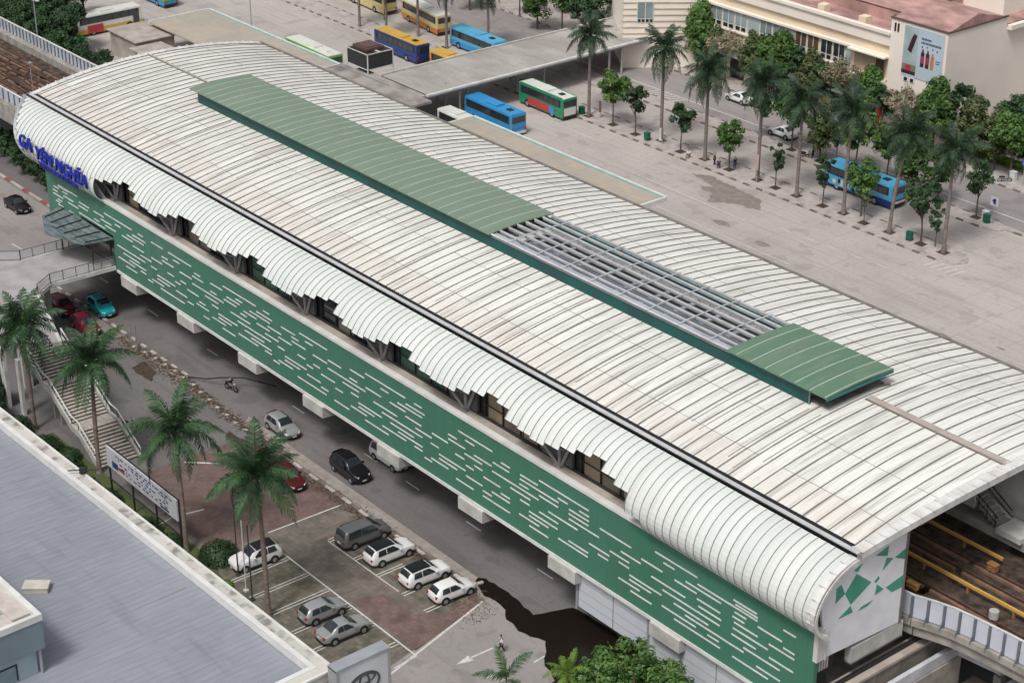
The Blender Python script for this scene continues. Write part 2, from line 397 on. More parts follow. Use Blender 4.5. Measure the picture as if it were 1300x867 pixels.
# main roof, left open under the bare stretch of the roof light
HX0, HX1, HY0, HY1 = -117.7, -89.7, 95.3, 100.9
b = MB(); xs = [XL + .0 + i*1.175 for i in range(110)]; xs = [x for x in xs if x < XR]; xs[-1:] = [xs[-1]] ; xs.append(XR)
ys = [YG + (YF-YG)*i/24 for i in range(25)]
ys = sorted(set([y for y in ys if min(abs(y-HY0), abs(y-HY1)) > .5] + [HY0, HY1]))
hx = [x for x in xs if HX0 <= x <= HX1]; hxa, hxb = hx[0], hx[-1]
nx, ny = len(xs), len(ys)
for i, x in enumerate(xs):
    for y in ys:
        xx = x
        if i == 0: xx = x - .35*bow(y)
        if i == nx-1: xx = x + bow(y)
        b.v.append((xx, y, roof_z(y)))
for i in range(nx-1):
    for j in range(ny-1):
        if xs[i] >= hxa and xs[i+1] <= hxb and ys[j] >= HY0-.01 and ys[j+1] <= HY1+.01: continue
        b.f.append((i*ny+j, (i+1)*ny+j, (i+1)*ny+j+1, i*ny+j+1)); b.mi.append(0)
rf = part(b, 'roof', roof_m); so = rf.modifiers.new('s','SOLIDIFY'); so.thickness = .22; so.offset = -1
# standing seams
b = MB(); b2 = MB()
def seam_y(b, x, y0, y1, w, h, n, base=0, bx0=0.):
    for k in range(n):
        ya = y0+(y1-y0)*k/n; yb = y0+(y1-y0)*(k+1)/n
        b.bar((x+bx0*bow(ya), ya, roof_z(ya)+base+h/2), (x+bx0*bow(yb), yb+.02, roof_z(yb)+base+h/2), w, h)
for i, x in enumerate(xs[1:-1]):
    inh = hxa <= x <= hxb
    if inh: seam_y(b, x, YG+.2, 94.9, .062, .06, 8); seam_y(b, x, 101.3, YF, .062, .06, 8)
    else: seam_y(b, x, YG+.2, YF, .062, .06, 18)
    if rr.random() < .13:   # heavier sealed joint
        seam_y(b, x+rr.choice((-.35,.4)), YG+.6+rr.uniform(0,3), 94, .05, .03, 6)
sub(b, 'roof_seam', seam_m, rf)
for yj in (87.2, 91.6, 105.3, 109.6):
    for i in range(0, nx-1):
        if rr.random() < .8: b2.box(xs[i], xs[i+1], yj-.02, yj+.02, roof_z(yj)-.02, roof_z(yj)+.015)
sub(b2, 'roof_joint', seam_l, rf)
# end bands with small clips
for sgn, x0, k in ((1, XR, 1.), (-1, XL, .35)):
    b = MB(); n = 28
    for q in range(n):
        ya = YG+(YF-YG)*q/n; yb = YG+(YF-YG)*(q+1)/n
        xa = x0+sgn*k*bow(ya); xb = x0+sgn*k*bow(yb); za, zb = roof_z(ya), roof_z(yb)
        w = .75*sgn; h = .10
        P = [(xa-w,ya,za+h),(xb-w,yb,zb+h),(xb+.12*sgn,yb,zb+h),(xa+.12*sgn,ya,za+h)]
        b.face(P if sgn < 0 else P[::-1])
        b.face([(xa+.12*sgn,ya,za+h),(xb+.12*sgn,yb,zb+h),(xb+.12*sgn,yb,zb-.42),(xa+.12*sgn,ya,za-.42)])
        b.bar((xa-.75*sgn,ya,za+.16),(xa+.2*sgn,ya,za+.16),.09,.08)
    part(b, 'roof_edge_band', trim_w)
# ridge cap
for xa, xb in ((XL, -169.3), (-78.5, XR+.4)):
    b = MB(); b.box(xa, xb, YC-(.33 if xa > -100 else .12), YC+(.33 if xa > -100 else .12), 19.28, 19.42); rc = part(b, 'ridge_cap', beige_ledge)
b = MB()
for xa, xb in ((XL, -169.3), (-78.5, XR+.4)): b.box(xa, xb, YC-(.42 if xa > -100 else .2), YC-(.335 if xa > -100 else .125), 19.26, 19.40)
sub(b, 'ridge_flashing', seam_m, rc)
# gutter at the fold of the roof and the one on the far eave
b = MB(); b.box(XL+.1, XR-.1, YG+.03, YG+.36, 17.70, 17.93); g = part(b, 'gutter', dark)
b = MB(); b.box(XL, XR, YG-.34, YG+.02, 17.68, 17.90); part(b, 'gutter_flashing', flat('flashing_grey',(.55,.56,.57),.5)); b = MB(); b.box(XL, XR, YG-.40, YG-.345, 17.66, 17.82); part(b, 'gutter', dark)
b = MB(); b.box(XL, XR, YF-.02, YF+.25, 17.62, 17.92); part(b, 'gutter', seam_m)

# curled front cladding ---------------------------------------------------
PR = [(83.15,17.72),(82.3,17.58),(81.3,17.2),(80.4,16.55),(79.75,15.75),(79.4,14.9),(79.42,14.1),(79.75,13.4),(80.35,12.85),(80.9,12.62)]
def prof(t):
    n = len(PR)-1; x = min(max(t,0),1)*n; i = min(int(x), n-1); f = x-i
    P = [PR[max(i-1,0)], PR[i], PR[i+1], PR[min(i+2,n)]]
    o = []
    for k in (0,1):
        a,b_,c,d = (q[k] for q in P); o.append(.5*((2*b_)+(-a+c)*f+(2*a-5*b_+4*c-d)*f*f+(-a+3*b_-3*c+d)*f**3))
    return o
def t_of_z(z):
    lo, hi = 0, 1
    for _ in range(30):
        m_ = (lo+hi)/2
        if prof(m_)[1] > z: lo = m_
        else: hi = m_
    return lo
STRUT_X = [-163.7+11.62*k for k in range(8)]
def cut_z(x):
    """height at which a cladding strip stops; the openings form one saw tooth per bay"""
    if x < -164.2 or x > -82.2: return 12.6
    u = ((x - STRUT_X[0]) % 11.62)/11.62
    if x > -82.35-1.2: return 14.2
    rb = random.Random(int((x-STRUT_X[0])//11.62)*7+3); j1 = rb.uniform(-.15,.15); j2 = rb.uniform(-.05,.05)
    if u < .5+j2: return 15.45 + (1.2+j1)*u/(.5+j2)
    if u < .70+j2: return 16.65+j1 - (.95+j1)*(u-.5-j2)/.2
    return 15.7 - .3*(u-.7-j2)/(.3-j2)
def left_x(t_):
    """the left end of the curl is cut back towards its foot"""
    return -185.7 + 8.3*(t_**.85)
def t_left(x):
    return min(1., max(0., (x+185.7)/8.3))**(1/.85)
def lower_z(x):
    """left of the wall the curl tucks back under the roof"""
    return 12.6
b = MB(); bs = MB(); NP = int(round((XR-XL)/.78)); 
for i in range(NP):
    x0 = XL+i*(XR-XL)/NP; x1 = XL+(i+1)*(XR-XL)/NP; xm = (x0+x1)/2
    xc = XL+(i//2*2+1)*(XR-XL)/NP; te = t_of_z(cut_z(xc)) if cut_z(xc) > 12.7 else 1.0
    te = min(te, max(.03, t_left(xm)))
    n = max(3, int(18*te)); k0 = len(b.v)
    for q in range(n+1):
        y, z = prof(te*q/n)
        b.v += [(x0,y,z),(xm,y-.03,z+.012),(x1,y,z)]
    for q in range(n):
        for e in (0,1):
            a = k0+q*3+e; b.f.append((a, a+3, a+4, a+1)); b.mi.append(0)
    # seam at x0
    for q in range(n):
        y, z = prof(te*q/n); y2, z2 = prof(te*(q+1)/n)
        bs.bar((x0, y-.03, z+.02), (x0, y2-.03, z2+.02), .06, .08)
cl = part(b, 'curved_cladding', curl_m, smooth=False); so = cl.modifiers.new('s','SOLIDIFY'); so.thickness = .06; so.offset = 0
sub(bs, 'cladding_seam', seam_l, cl)
# tail ends of the curl: left bottom edge tucks under
for sgn, x0 in ((1, XR), (-1, XL)):
    b = MB(); n = 18
    for q in range(n):
        ya, za = prof(q/n); yb, zb = prof((q+1)/n)
        xa, xb = (x0, x0) if sgn > 0 else (left_x(q/n)-.1, left_x((q+1)/n)-.1)
        b.bar((xa+sgn*.12, ya-.05, za+.05), (xb+sgn*.12, yb-.05, zb+.05), .34, .12)
        b.bar((xa+sgn*.34, ya+.12, za-.12), (xb+sgn*.34, yb+.12, zb-.12), .07, .22)
        if q % 2 == 0: b.bar((xa-sgn*.35, ya-.1, za+.1),(xa+sgn*.35, ya-.1, za+.1), .07)
    part(b, 'curl_end_band', steel if sgn < 0 else trim_w)
# grey soffit bottom piece left of the first opening
b = MB()
b.face([(-177.2,81.2,12.55),(-163.9,80.95,12.62),(-164.1,79.5,15.6),(-166.2,79.2,14.2),(-167.5,79.45,13.4),(-170,79.7,13.2),(-177.2,80.3,12.7)])
part(b, 'soffit_panel', steel)

# green side wall -----------------------------------------------------------
WX0, WX1, WY = -177.3, -66.6, 80.56
t = NT('green_panel', rough=.55, spec=.35)
idx = t.mth('FLOOR', t.mth('MULTIPLY', t.mth('SUBTRACT', t.X, WX0), 1/1.17))
c = t.mix(t.rng(t.X, -150, -75), (.085,.215,.155), (.042,.185,.105)); c = t.mix(t.mth('MULTIPLY', t.white(idx), .45), c, (.05,.135,.095))
c = t.mix(t.noise(.18, stretch=(1,1,.6), lo=.3, hi=.7), c, (.06,.20,.14))
c = t.mix(t.mth('MULTIPLY', t.noise(2.5, stretch=(2,1,.2), lo=.5, hi=.8), .4), c, (.12,.17,.14))
c = t.mix(t.mth('MULTIPLY', t.rng(t.mth('FRACT', t.mth('MULTIPLY', t.Z, 1/2.4)), .03, .0, 0, 1), .4), c, (.03,.08,.06))
fx = t.mth('FRACT', t.mth('MULTIPLY', t.mth('SUBTRACT', t.X, WX0), 1/1.17))
c = t.mix(t.rng(t.mth('ABSOLUTE', t.mth('SUBTRACT', fx, .5)), .47, .5, 0, .4), c, (.03,.08,.06))
green_m = t.done(c)
b = MB()
b.box(WX0, -169.9, WY, WY+.35, 5.62, 12.62); b.box(-169.9, -162.9, WY, WY+.35, 9.3, 12.62); b.box(-162.9, WX1, WY, WY+.35, 5.62, 12.62)
gw = part(b, 'green_wall', green_m)
b = MB(); b.box(WX0-.05, WX1+.05, WY-.1, WY+.45, 12.62, 12.86); sub(b, 'coping', white_paint, gw)
b = MB(); b.box(WX0-.05, -169.9, WY-.08, WY+.4, 5.36, 5.62); b.box(-162.9, WX1+.02, WY-.08, WY+.4, 5.32, 5.62); sub(b, 'bottom_rail', white_paint, gw)
BT = [(0.0, 2.4, 1.65), (1.1, 3.6, 2.1), (1.1, 4.7, 2.5), (3.3, 4.6, 3.51), (5.8, 8.1, 4.47), (5.8, 6.9, 3.52), (4.7, 6.9, 2.09), (7.0, 9.2, 3.02), (6.9, 8.1, 1.7), (9.2, 10.4, 2.51), (8.1, 13.9, 4.06), (11.6, 13.8, 5.32), (13.9, 19.7, 5.84), (11.5, 12.7, 4.45), (10.4, 12.9, 3.59), (11.6, 12.8, 3.06), (13.9, 16.2, 4.49), (16.1, 17.3, 5.3), (11.5, 14.0, 1.72), (12.7, 15.1, 2.13), (12.7, 16.2, 2.51), (15.0, 18.5, 3.57), (17.4, 19.7, 4.52), (18.5, 22.0, 4.94), (19.7, 22.4, 5.33), (19.6, 21.9, 4.1), (16.2, 22.0, 3.06), (17.4, 20.8, 2.55), (18.5, 22.0, 2.15), (16.2, 19.7, 1.75), (20.8, 22.0, 1.75), (8.2, 10.3, 4.89)]
BE = [(-85.9, -83.5, 1.69), (-84.7, -82.3, 2.14), (-84.7, -81.2, 2.52), (-82.4, -78.8, 3.58), (-85.9, -84.7, 3.06), (-86.9, -84.7, 3.52), (-85.7, -83.5, 4.08), (-83.5, -81.2, 4.53), (-82.1, -77.7, 5.84), (-81.2, -80.0, 5.35), (-80.0, -77.7, 4.5), (-78.9, -75.3, 4.93), (-77.7, -71.8, 5.32), (-77.7, -75.3, 4.1), (-81.2, -75.3, 3.04), (-80.0, -76.4, 2.51), (-81.2, -77.6, 1.67), (-78.8, -72.9, 2.12), (-76.5, -75.3, 1.67), (-74.2, -71.9, 5.85), (-74.2, -73.0, 4.49), (-71.8, -69.5, 4.9), (-74.1, -70.7, 3.56), (-74.2, -71.8, 3.01), (-73.0, -69.5, 2.5), (-71.7, -69.4, 1.67), (-88.2, -87.0, 2.59), (-74.2, -71.8, 5.87), (-74.0, -71.8, 5.57), (-74.1, -73.0, 4.53), (-71.8, -69.5, 4.93), (-69.5, -68.3, 5.89), (-74.2, -70.7, 3.58), (-74.1, -70.6, 3.05), (-70.7, -68.3, 4.07), (-69.4, -68.3, 4.48), (-73.0, -69.5, 2.49), (-70.6, -68.3, 3.02), (-71.8, -69.4, 1.66)]
BT += [(0,1.17,3.06),(-.95,1.2,3.52),(.2,2.4,4.08),(2.4,4.7,4.53),(3.75,8.2,5.84),(4.65,5.9,5.35),(2.4,3.6,4.95),(21.0,23.3,3.58),(22.1,23.2,4.92),(20.9,22.0,5.85),(22.2,23.3,1.3),(4.7,5.8,3.05)]
b = MB(); bars = []
for k in range(4):
    for x0, x1, z in BT: bars.append((-132.08-46.2+23.1*k+x0, -132.08-46.2+23.1*k+x1, 5.5+z))
bars = [q for q in bars if q[1] < -88.2]
for x0, x1, z in BE: bars.append((x0, x1, 5.5+z))
keep = []
for q in bars:
    if not any(abs(q[2]-r_[2]) < .14 and q[0] < r_[1]+.2 and q[1] > r_[0]-.2 for r_ in keep): keep.append(q)
bars = keep
rf_ = random.Random(31)
for lv in (1.22,1.69,2.12,2.51,3.04,3.56,4.08,4.5,4.92,5.32,5.84):
    row = sorted((a, c) for a, c, z in bars if abs(z-5.5-lv) < .16)
    x = WX0+1.5
    while x < WX1-4:
        w_ = rf_.choice((1.17,2.34,2.34,3.5,4.7)); 
        if not any(a-.9 < x+w_ and c+.9 > x for a, c in row) and rf_.random() < .42: bars.append((x, x+w_, 5.5+lv)); x += w_+rf_.choice((1.17,2.34,3.5))
        else: x += 1.17
for a0, a1, zz in bars:
    if a0 < WX0+1.2 or a1 > WX1-1.4 or zz < 6.5: continue
    if (-170.5 < a0 < -162.5 or -170.5 < a1 < -162.5) and zz < 9.5: continue
    b.box(a0, a1-.06, WY-.045, WY+.01, zz-.055, zz+.055)
for a0, a1, zz in ((-174.6,-172.2,11.2),(-175.6,-174.4,10.9),(-175,-173.9,9.6),(-175.4,-174.4,9.3),(-174,-172,7.0)):
    b.box(a0, a1, WY-.045, WY+.01, zz-.055, zz+.055)
sub(b, 'white_bar_pattern', white_paint, gw)
# ledge on the wall head and the recessed strip behind the openings
b = MB(); b.box(-166, -67, WY+.46, 82.3, 12.3, 12.72); part(b, 'wall_ledge', beige_ledge)
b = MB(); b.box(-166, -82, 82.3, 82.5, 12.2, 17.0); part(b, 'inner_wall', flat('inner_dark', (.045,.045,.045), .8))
green_in = flat('inner_green', (.06,.14,.09), .5); tan_in = flat('inner_tan', (.33,.26,.18), .7)
pat = ['t','g','d','d','v','v','v','d','v','g','d','t','t','w','w']
for k, xs_ in enumerate(STRUT_X[:7]):
    spec_ = [('t',2.0,3.8),('d',3.8,6.2),('d',6.2,8.7)] if k in (0,) else [('w',2.2,4.2),('w',4.2,6.2),('d',6.2,8.5)] if k == 1 else [('v',2.0,5.0),('v',5.0,8.0),('w',8,10)] if k in (2,4) else [('d',2.0,4.4),('w',4.4,6.8),('d',6.8,9.6)] if k == 3 else [('t',2.2,4.2),('w',4.2,6.6),('t',6.6,9.0),('t',9.0,11)]
    for ty, u0, u1 in spec_:
        b = MB(); b.box(xs_+u0+.06, xs_+u1-.06, 82.18, 82.29, 12.75, 15.9)
        part(b, 'wall_panel', {'t':tan_in,'d':glass,'v':green_in,'w':flat('inner_grey',(.16,.14,.11),.7)}[ty])
    b = MB()
    for u in (2,4.2,6.4,8.6,10.8): b.box(xs_+u-.04, xs_+u+.04, 82.02, 82.16, 12.75, 16.2)
    b.box(xs_+1.8, xs_+11, 82.03, 82.10, 13.9, 13.98); b.box(xs_+.2, xs_+11.4, 81.9, 82.02, 12.73, 12.95)
    part(b, 'window_frame', black_metal)
strut_m = mat('strut_grey', (.34,.33,.33), (.22,.21,.2), scale=1.5, rough=.6)
for x in STRUT_X:
    if x > -84: continue
    b = MB()
    b.tube([(x,81.6,12.72),(x-2.7,80.75,15.7)], .13, 8); b.tube([(x+.1,81.7,12.72),(x+2.1,81.3,16.4)], .13, 8); b.tube([(x,81.7,12.72),(x-.3,81.7,16.6)], .16, 8)
    b.tube([(x-1.4,80.9,14.5),(x+1,81.2,14.7)], .07, 6); b.box(x-.35,x+.35,81.3,82.0,12.72,12.95)
    part(b, 'roof_strut', strut_m)
    b = MB(); b.box(x-2.2, x+1.3, 81.75, 82.0, 13.0, 16.8); b.box(x-3, x+2, 81.5, 81.9, 16.2, 16.5); part(b, 'bracket_panel', flat('bracket_dark', (.10,.098,.095), .7))

# near end: white panel with green checker sails ---------------------------
XE = XR - .35
under = [(81.25,10.35),(89.2,9.85),(89.0,17.95),(87.2,17.78),(85.4,17.5),(84.0,17.35),(82.9,17.0),(81.9,16.35),(81.1,15.5),(80.75,14.6),(80.9,13.6),(81.15,12.7)]
b = MB(); b.prism([(y,z) for y,z in under], -.2, .0, M=Matrix(((0,0,1,XE),(1,0,0,0),(0,1,0,0),(0,0,0,1))))
ep = part(b, 'end_panel', mat('end_panel_white', (.82,.84,.88), (.74,.75,.78), scale=.8, rough=.5), fixn=True)
ck = flat('checker_green', (.07,.36,.25), .5)
def tri(b, pts): b.prism(pts, .004, .02, M=Matrix(((0,0,1,XE),(1,0,0,0),(0,1,0,0),(0,0,0,1))))
def epx(px, py):  # measured on the panel: y,z
    return (80.0+ (px-1046.)/106.*9.1, 0)
b = MB()
for pts in [[(85.83,16.62),(87.12,16.9),(87.06,16.09)],[(87.9,15.63),(88.98,15.93),(88.98,15.07)],[(86.68,15.06),(87.02,15.96),(87.75,15.66)],[(83.7,16.3),(84.04,16.47),(84.57,16.57),(84.09,16.05)],
            [(84.01,15.94),(85.63,14.61),(83.66,13.63),(82.98,14.79)],[(82.09,14.39),(82.06,15.54),(82.52,15.71),(82.98,14.79)],[(82.48,12.98),(83.67,13.56),(83.96,12.92)],[(86.13,13.35),(86.24,14.18),(87.02,13.46)],
            [(85.92,14.52),(86.34,14.82),(86.47,14.55),(86.13,14.33)],[(87.22,13.5),(88.98,13.77),(88.98,12.8),(87.95,12.82)],[(84.49,12.76),(84.83,12.98),(85.98,13.03),(85.5,12.76)]]:
    tri(b, pts)
sub(b, 'checker_pattern', ck, ep, fixn=True)
b = MB(); b.box(XE-.25, XE+.12, 80.55, 81.3, 10.35, 12.9); b.box(XE-.1, XE+.2, 81.3, 81.42, 10.3, 12.7); part(b, 'end_post', trim_w)
b = MB(); b.box(XE-.1,XE+.06,89.0,89.22,9.8,18.0); part(b, 'panel_frame', seam_m)

# floors, soffit, platforms, columns, inner walls
b = MB(); b.box(-184, -66.9, 82.6, 89, 10.6, 11.3); part(b, 'platform', concrete)
b = MB(); b.box(-184, -64.5, 102, 114.8, 10.6, 11.3); part(b, 'platform', concrete)
b = MB(); b.box(-177, -66.9, 80.95, 116, 5.35, 5.9); part(b, 'concourse_floor', concrete)
b = MB(); b.box(-177, -67, 116, 116.3, 5.4, 12.6); part(b, 'green_wall', green_m)
for k in range(9): 
    x = -171+11.3*k
    b = MB(); b.box(x-.35, x+.35, 88.2, 88.8, 11.3, 18.3); part(b, 'platform_column', concrete_l)
# bottom piers: beam ends showing under the wall
for k, x in enumerate((-171.3,-160,-148.7,-137.4,-126.4,-114.9,-103.5,-92.1,-80.6,-69.3)):
    b = MB(); b.prism([(80.3,4.25),(84,4.0),(93,3.4),(104,3.4),(113,4.0),(116,4.25),(116,5.34),(80.3,5.34)], -1.6, 1.6, M=Matrix(((0,0,1,x),(1,0,0,0),(0,1,0,0),(0,0,0,1))))
    pr = part(b, 'pier_beam', concrete_l, fixn=True)
    b = MB(); 
    for yy in (91.5, 105.5): b.box(x-.8, x+.8, yy-.8, yy+.8, 0, 3.6)
    sub(b, 'pier_column', concrete, pr)
# pale corrugated screen under the near end of the wall
t = NT('screen_panel', rough=.5); fz = t.mth('FRACT', t.mth('MULTIPLY', t.Z, 1.15))
c = t.mix(t.rng(fz, .9, .97, 0, .75), (.56,.585,.64), (.22,.23,.25)); c = t.mix(t.mth('MULTIPLY', t.noise(1.2, lo=.5, hi=.8), .3), c, (.4,.4,.4)); scr = t.done(c)
for xa, xb in ((-90.8,-86.9),(-86.8,-83.0),(-82.8,-79.4),(-79.3,-75.9),(-75.8,-72.4),(-72.3,-67.1)):
    b = MB(); b.box(xa, xb, 81.0, 81.16, 1.85, 5.3); part(b, 'hanging_screen', scr)
b = MB(); b.box(-82.8,-80.3,80.96,80.99,3.9,5.3); part(b,'hatch_panel',beige_ledge)
for x in (-90.9,-82.9,-79.35,-72.35):
    b = MB(); b.box(x-.09, x+.09, 80.86, 80.98, 1.6, 5.3); part(b, 'screen_post', steel)
b = MB(); b.box(-90.7, -67.2, 84.5, 84.8, 0, 4.0); part(b, 'inner_wall', concrete)
# lower structure at the near end
b = MB(); b.box(XE-.6, XE+.0, 84.3, 89.6, 8.6, 9.8); part(b, 'end_beam', concrete_l)
b = MB(); b.box(XE-.5, XE+.03, 84.25, 89.62, 8.48, 8.6); part(b, 'end_beam_trim', seam_m)
tanp = mat('tan_panel', (.34,.31,.27), (.25,.22,.19), scale=.9)
for k in range(9):
    b = MB(); b.box(XE+.3, XE+.45, 81.6+1.3*k, 81.6+1.3*k+1.24, 4.9, 7.0); part(b, 'tan_panel', tanp)
b = MB(); b.box(XE-.6, XE+.6, 81.4, 93.6, 7.0, 7.22); part(b, 'end_ledge', beige_ledge)
b = MB(); b.box(XE-.1, XE+.05, 81.4, 93.6, 7.23, 7.6); part(b, 'end_wall', dark)
b = MB(); b.box(XE-1.4, XE-.8, 80.9, 83.4, 8.4, 9.9); b.box(XE-.9, XE-.7, 81.0, 82.7, 7.2, 9.9); part(b, 'louvre_box', dark)
b = MB()
for k in range(6): b.box(XE-.69, XE-.6, 81.2+.26*k, 81.32+.26*k, 8.7, 9.7)
part(b, 'louvre', trim_w)

# roof light -------------------------------------------------------------
CX0, CX1, CY0, CY1 = -168.9, -78.8, 94.05, 101.5
def cz(y): return 20.80 - .16*((y-97.8)/3.75)**2
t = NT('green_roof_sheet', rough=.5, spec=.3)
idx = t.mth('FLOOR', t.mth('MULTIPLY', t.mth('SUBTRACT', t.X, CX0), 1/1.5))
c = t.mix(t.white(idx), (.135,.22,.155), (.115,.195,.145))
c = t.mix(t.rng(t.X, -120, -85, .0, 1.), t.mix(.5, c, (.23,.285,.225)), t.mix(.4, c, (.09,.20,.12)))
c = t.mix(t.mth('MULTIPLY', t.noise(.6, stretch=(3,.4,1), lo=.45, hi=.75), .45), c, (.26,.28,.22))
c = t.mix(t.mth('MULTIPLY', t.noise(.9, lo=.6, hi=.75, off=3), .3), c, (.3,.25,.19))
groof_m = t.done(c)
sky_l = MB()
def croof(b, x0, x1, th=.12):
    n = 8
    for q in range(n):
        ya = CY0+(CY1-CY0)*q/n; yb = CY0+(CY1-CY0)*(q+1)/n
        b.face([(x0,ya,cz(ya)),(x1,ya,cz(ya)),(x1,yb,cz(yb)),(x0,yb,cz(yb))])
        b.face([(x0,yb,cz(yb)-th),(x1,yb,cz(yb)-th),(x1,ya,cz(ya)-th),(x0,ya,cz(ya)-th)])
        b.face([(x1,ya,cz(ya)-th),(x1,yb,cz(yb)-th),(x1,yb,cz(yb)),(x1,ya,cz(ya))])
        b.face([(x0,yb,cz(yb)-th),(x0,ya,cz(ya)-th),(x0,ya,cz(ya)),(x0,yb,cz(yb))])
    b.face([(x0,CY0,cz(CY0)-th),(x1,CY0,cz(CY0)-th),(x1,CY0,cz(CY0)),(x0,CY0,cz(CY0))])
    b.face([(x1,CY1,cz(CY1)-th),(x0,CY1,cz(CY1)-th),(x0,CY1,cz(CY1)),(x1,CY1,cz(CY1))])
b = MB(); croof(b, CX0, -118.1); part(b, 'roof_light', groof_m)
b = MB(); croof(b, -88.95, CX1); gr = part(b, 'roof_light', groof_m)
b = MB(); x = CX0+1.5
while x < CX1:
    if not (-118.3 < x < -88.7):
        for q in range(8):
            ya = CY0+(CY1-CY0)*q/8; yb = CY0+(CY1-CY0)*(q+1)/8
            b.bar((x,ya,cz(ya)+.03),(x,yb,cz(yb)+.03),.07,.07)
    x += 1.5
sub(b, 'roof_light_seam', flat('seam_pale', (.50,.58,.50), .5), gr)
fas = mat('fascia_green', (.004,.088,.076), (.010,.062,.062), scale=.45, stretch=(1,1,1), rough=.5)
b = MB(); b.box(CX0+.9, CX1-2.0, 94.5, 94.65, 18.95, 20.28); b.box(CX0+2.6, CX1-3.2, 101.0, 101.15, 18.9, 20.3)
fs = part(b, 'fascia', fas)
b = MB(); b.box(CX0+.85, CX1-1.95, 94.48, 94.68, 20.28, 20.34); b.box(-80.8,-80.7,94.44,94.49,18.9,20.28); sub(b, 'fascia_cap', flat('cap_grey', (.2,.22,.24), .5), fs)
b = MB(); b.box(CX1-.08, CX1+.03, CY0+.1, CY1, 20.32, 20.58)
part(b, 'end_fascia', flat('fascia_teal', (.03,.17,.16), .5))
b = MB(); b.box(-81.2, CX1-.5, 94.9, 101.2, 19.30, 19.38); b.bar((-81,95,19.35),(-78.9,101.4,19.35),.12); part(b, 'base_flashing', seam_m)
# bare frame
beam_m = mat('frame_steel', (.42,.45,.52), (.30,.33,.39), scale=.7, rough=.5)
b = MB()
for k in range(8):
    y = CY0+.35+k*(CY1-CY0-.6)/7
    b.box(-118.1, -88.9, y-.05, y+.10, cz(y)-.38, cz(y)-.1)
pu = part(b, 'purlin', beam_m); 
b = MB()
for k in range(8):
    y = CY0+.35+k*(CY1-CY0-.6)/7
    b.box(-118.1, -88.9, y-.085, y-.052, cz(y)-.20, cz(y)-.02)
sub(b, 'purlin_lip', trim_w, pu)
rod = flat('rod_white', (.6,.62,.65), .4)
for k in range(8):
    x = -115.6+k*3.5; b = MB()
    for q in range(8):
        ya = CY0+.1+(CY1-CY0-.2)*q/8; yb = CY0+.1+(CY1-CY0-.2)*(q+1)/8
        b.bar((x,ya,cz(ya)-.02),(x,yb,cz(yb)-.02),.07)
    part(b, 'tie_rod', rod)
b = MB(); b.box(-118.1,-88.9,94.35,95.0,20.35,20.5); part(b, 'eave_beam', beam_m)
b = MB()
for k in range(10): b.box(-117.6+k*3.0, -117.2+k*3.0, 95.4, 100.8, 18.6, 18.75)
for k in range(3): b.box(-118, -89, 96.6+k*1.6, 96.75+k*1.6, 18.8, 18.95)
part(b, 'catwalk_grille', beam_m)

# lettering on the curl
blue = flat('sign_blue', (.004,.022,.34), .4)
def text(name, s, size, loc, rot, m, parent=None, extrude=.08, xs=1., bold=.0):
    cu = bpy.data.curves.new(name, 'FONT'); cu.body = s; cu.size = size; cu.extrude = extrude; cu.offset = bold
    cu.materials.append(m); tmp = bpy.data.objects.new(name, cu); COL.objects.link(tmp); bpy.context.view_layer.update(); me = bpy.data.meshes.new_from_object(tmp.evaluated_get(bpy.context.evaluated_depsgraph_get())); bpy.data.objects.remove(tmp); o = bpy.data.objects.new(name, me); COL.objects.link(o); o.location = loc; o.rotation_euler = rot; o.scale = (xs,1,1)
    if parent: o.parent = parent
    return o
sign = thing('station_sign', 'blue raised station name letters on the left end of the curled roof', 'sign', (-179.9,79.15,14.5))
text('lettering', 'GA', 1.95, (.2,-.1,.2), (PI/2-.1,0,0), blue, sign, .1, 1.1, .025)
text('lettering', 'YÊN NGHĨA', 1.8, (3.9,-.1,-.15), (PI/2-.1,0,0), blue, sign, .1, 1.16, .025)
text('lettering', 'YEN NGHIA STATION', .85, (4.3,.15,-1.05), (PI/2+.25,0,0), blue, sign, .06, 1.0, .03)
b = MB()
for z in (.1, 1.2): b.box(.2, 14.2, .0, .06, z, z+.06)
b.build('sign_rail', steel, sign)

# ================================================================== VIADUCTS AND TRACKS
rail_m = mat('rail_rust', (.10,.05,.035), (.05,.028,.022), scale=2, rough=.8)
ballast = mat('track_bed', (.028,.02,.016), (.11,.08,.062), scale=1.3, rough=1, bump=.3)
brownc = mat('plinth_brown', (.27,.165,.115), (.13,.085,.065), scale=1.1, rough=.9)
parapet_b = mat('parapet_blue', (.48,.53,.60), (.37,.41,.47), scale=.6, rough=.5)
yellow = flat('rail_yellow', (.68,.40,.10), .5)
orange_b = flat('orange_box', (.32,.17,.07), .6)
def rail_set(y, x0, x1, nm, label, bend=0):
    r = thing(nm, label, 'railway track', ((x0+x1)/2, y, 9.62))
    L = (x1-x0)/2; N = 24
    def yy(x): 
        u = max(0, (-L*.25-x)/(L*.75)) if bend else 0
        return bend*u*u
    for s_ in (-.72,.72):
        b = MB()
        for i in range(N):
            xa = -L+2*L*i/N; xb = -L+2*L*(i+1)/N
            b.bar((xa,yy(xa)+s_,.32),(xb,yy(xb)+s_,.32),.1,.17)
        b.build('rail', rail_m, r)
    b = MB()
    for s_ in (-.72,.72):
        for i in range(N*3):
            xa = -L+2*L*i/(N*3); xb = xa+2*L/(N*3)*.9
            b.bar((xa,yy(xa)+s_,.12),(xb,yy(xb)+s_,.12),.62,.22)
    b.build('track_plinth', brownc, r)
    return r
lv = thing('railway_viaduct', 'elevated railway viaduct with pale blue parapets running off to the upper left', 'viaduct', (-240,96,0))
def vpart(b, name, m, par, off, **k):
    o = b.build(name, m, par, **k); o.location = off; return o
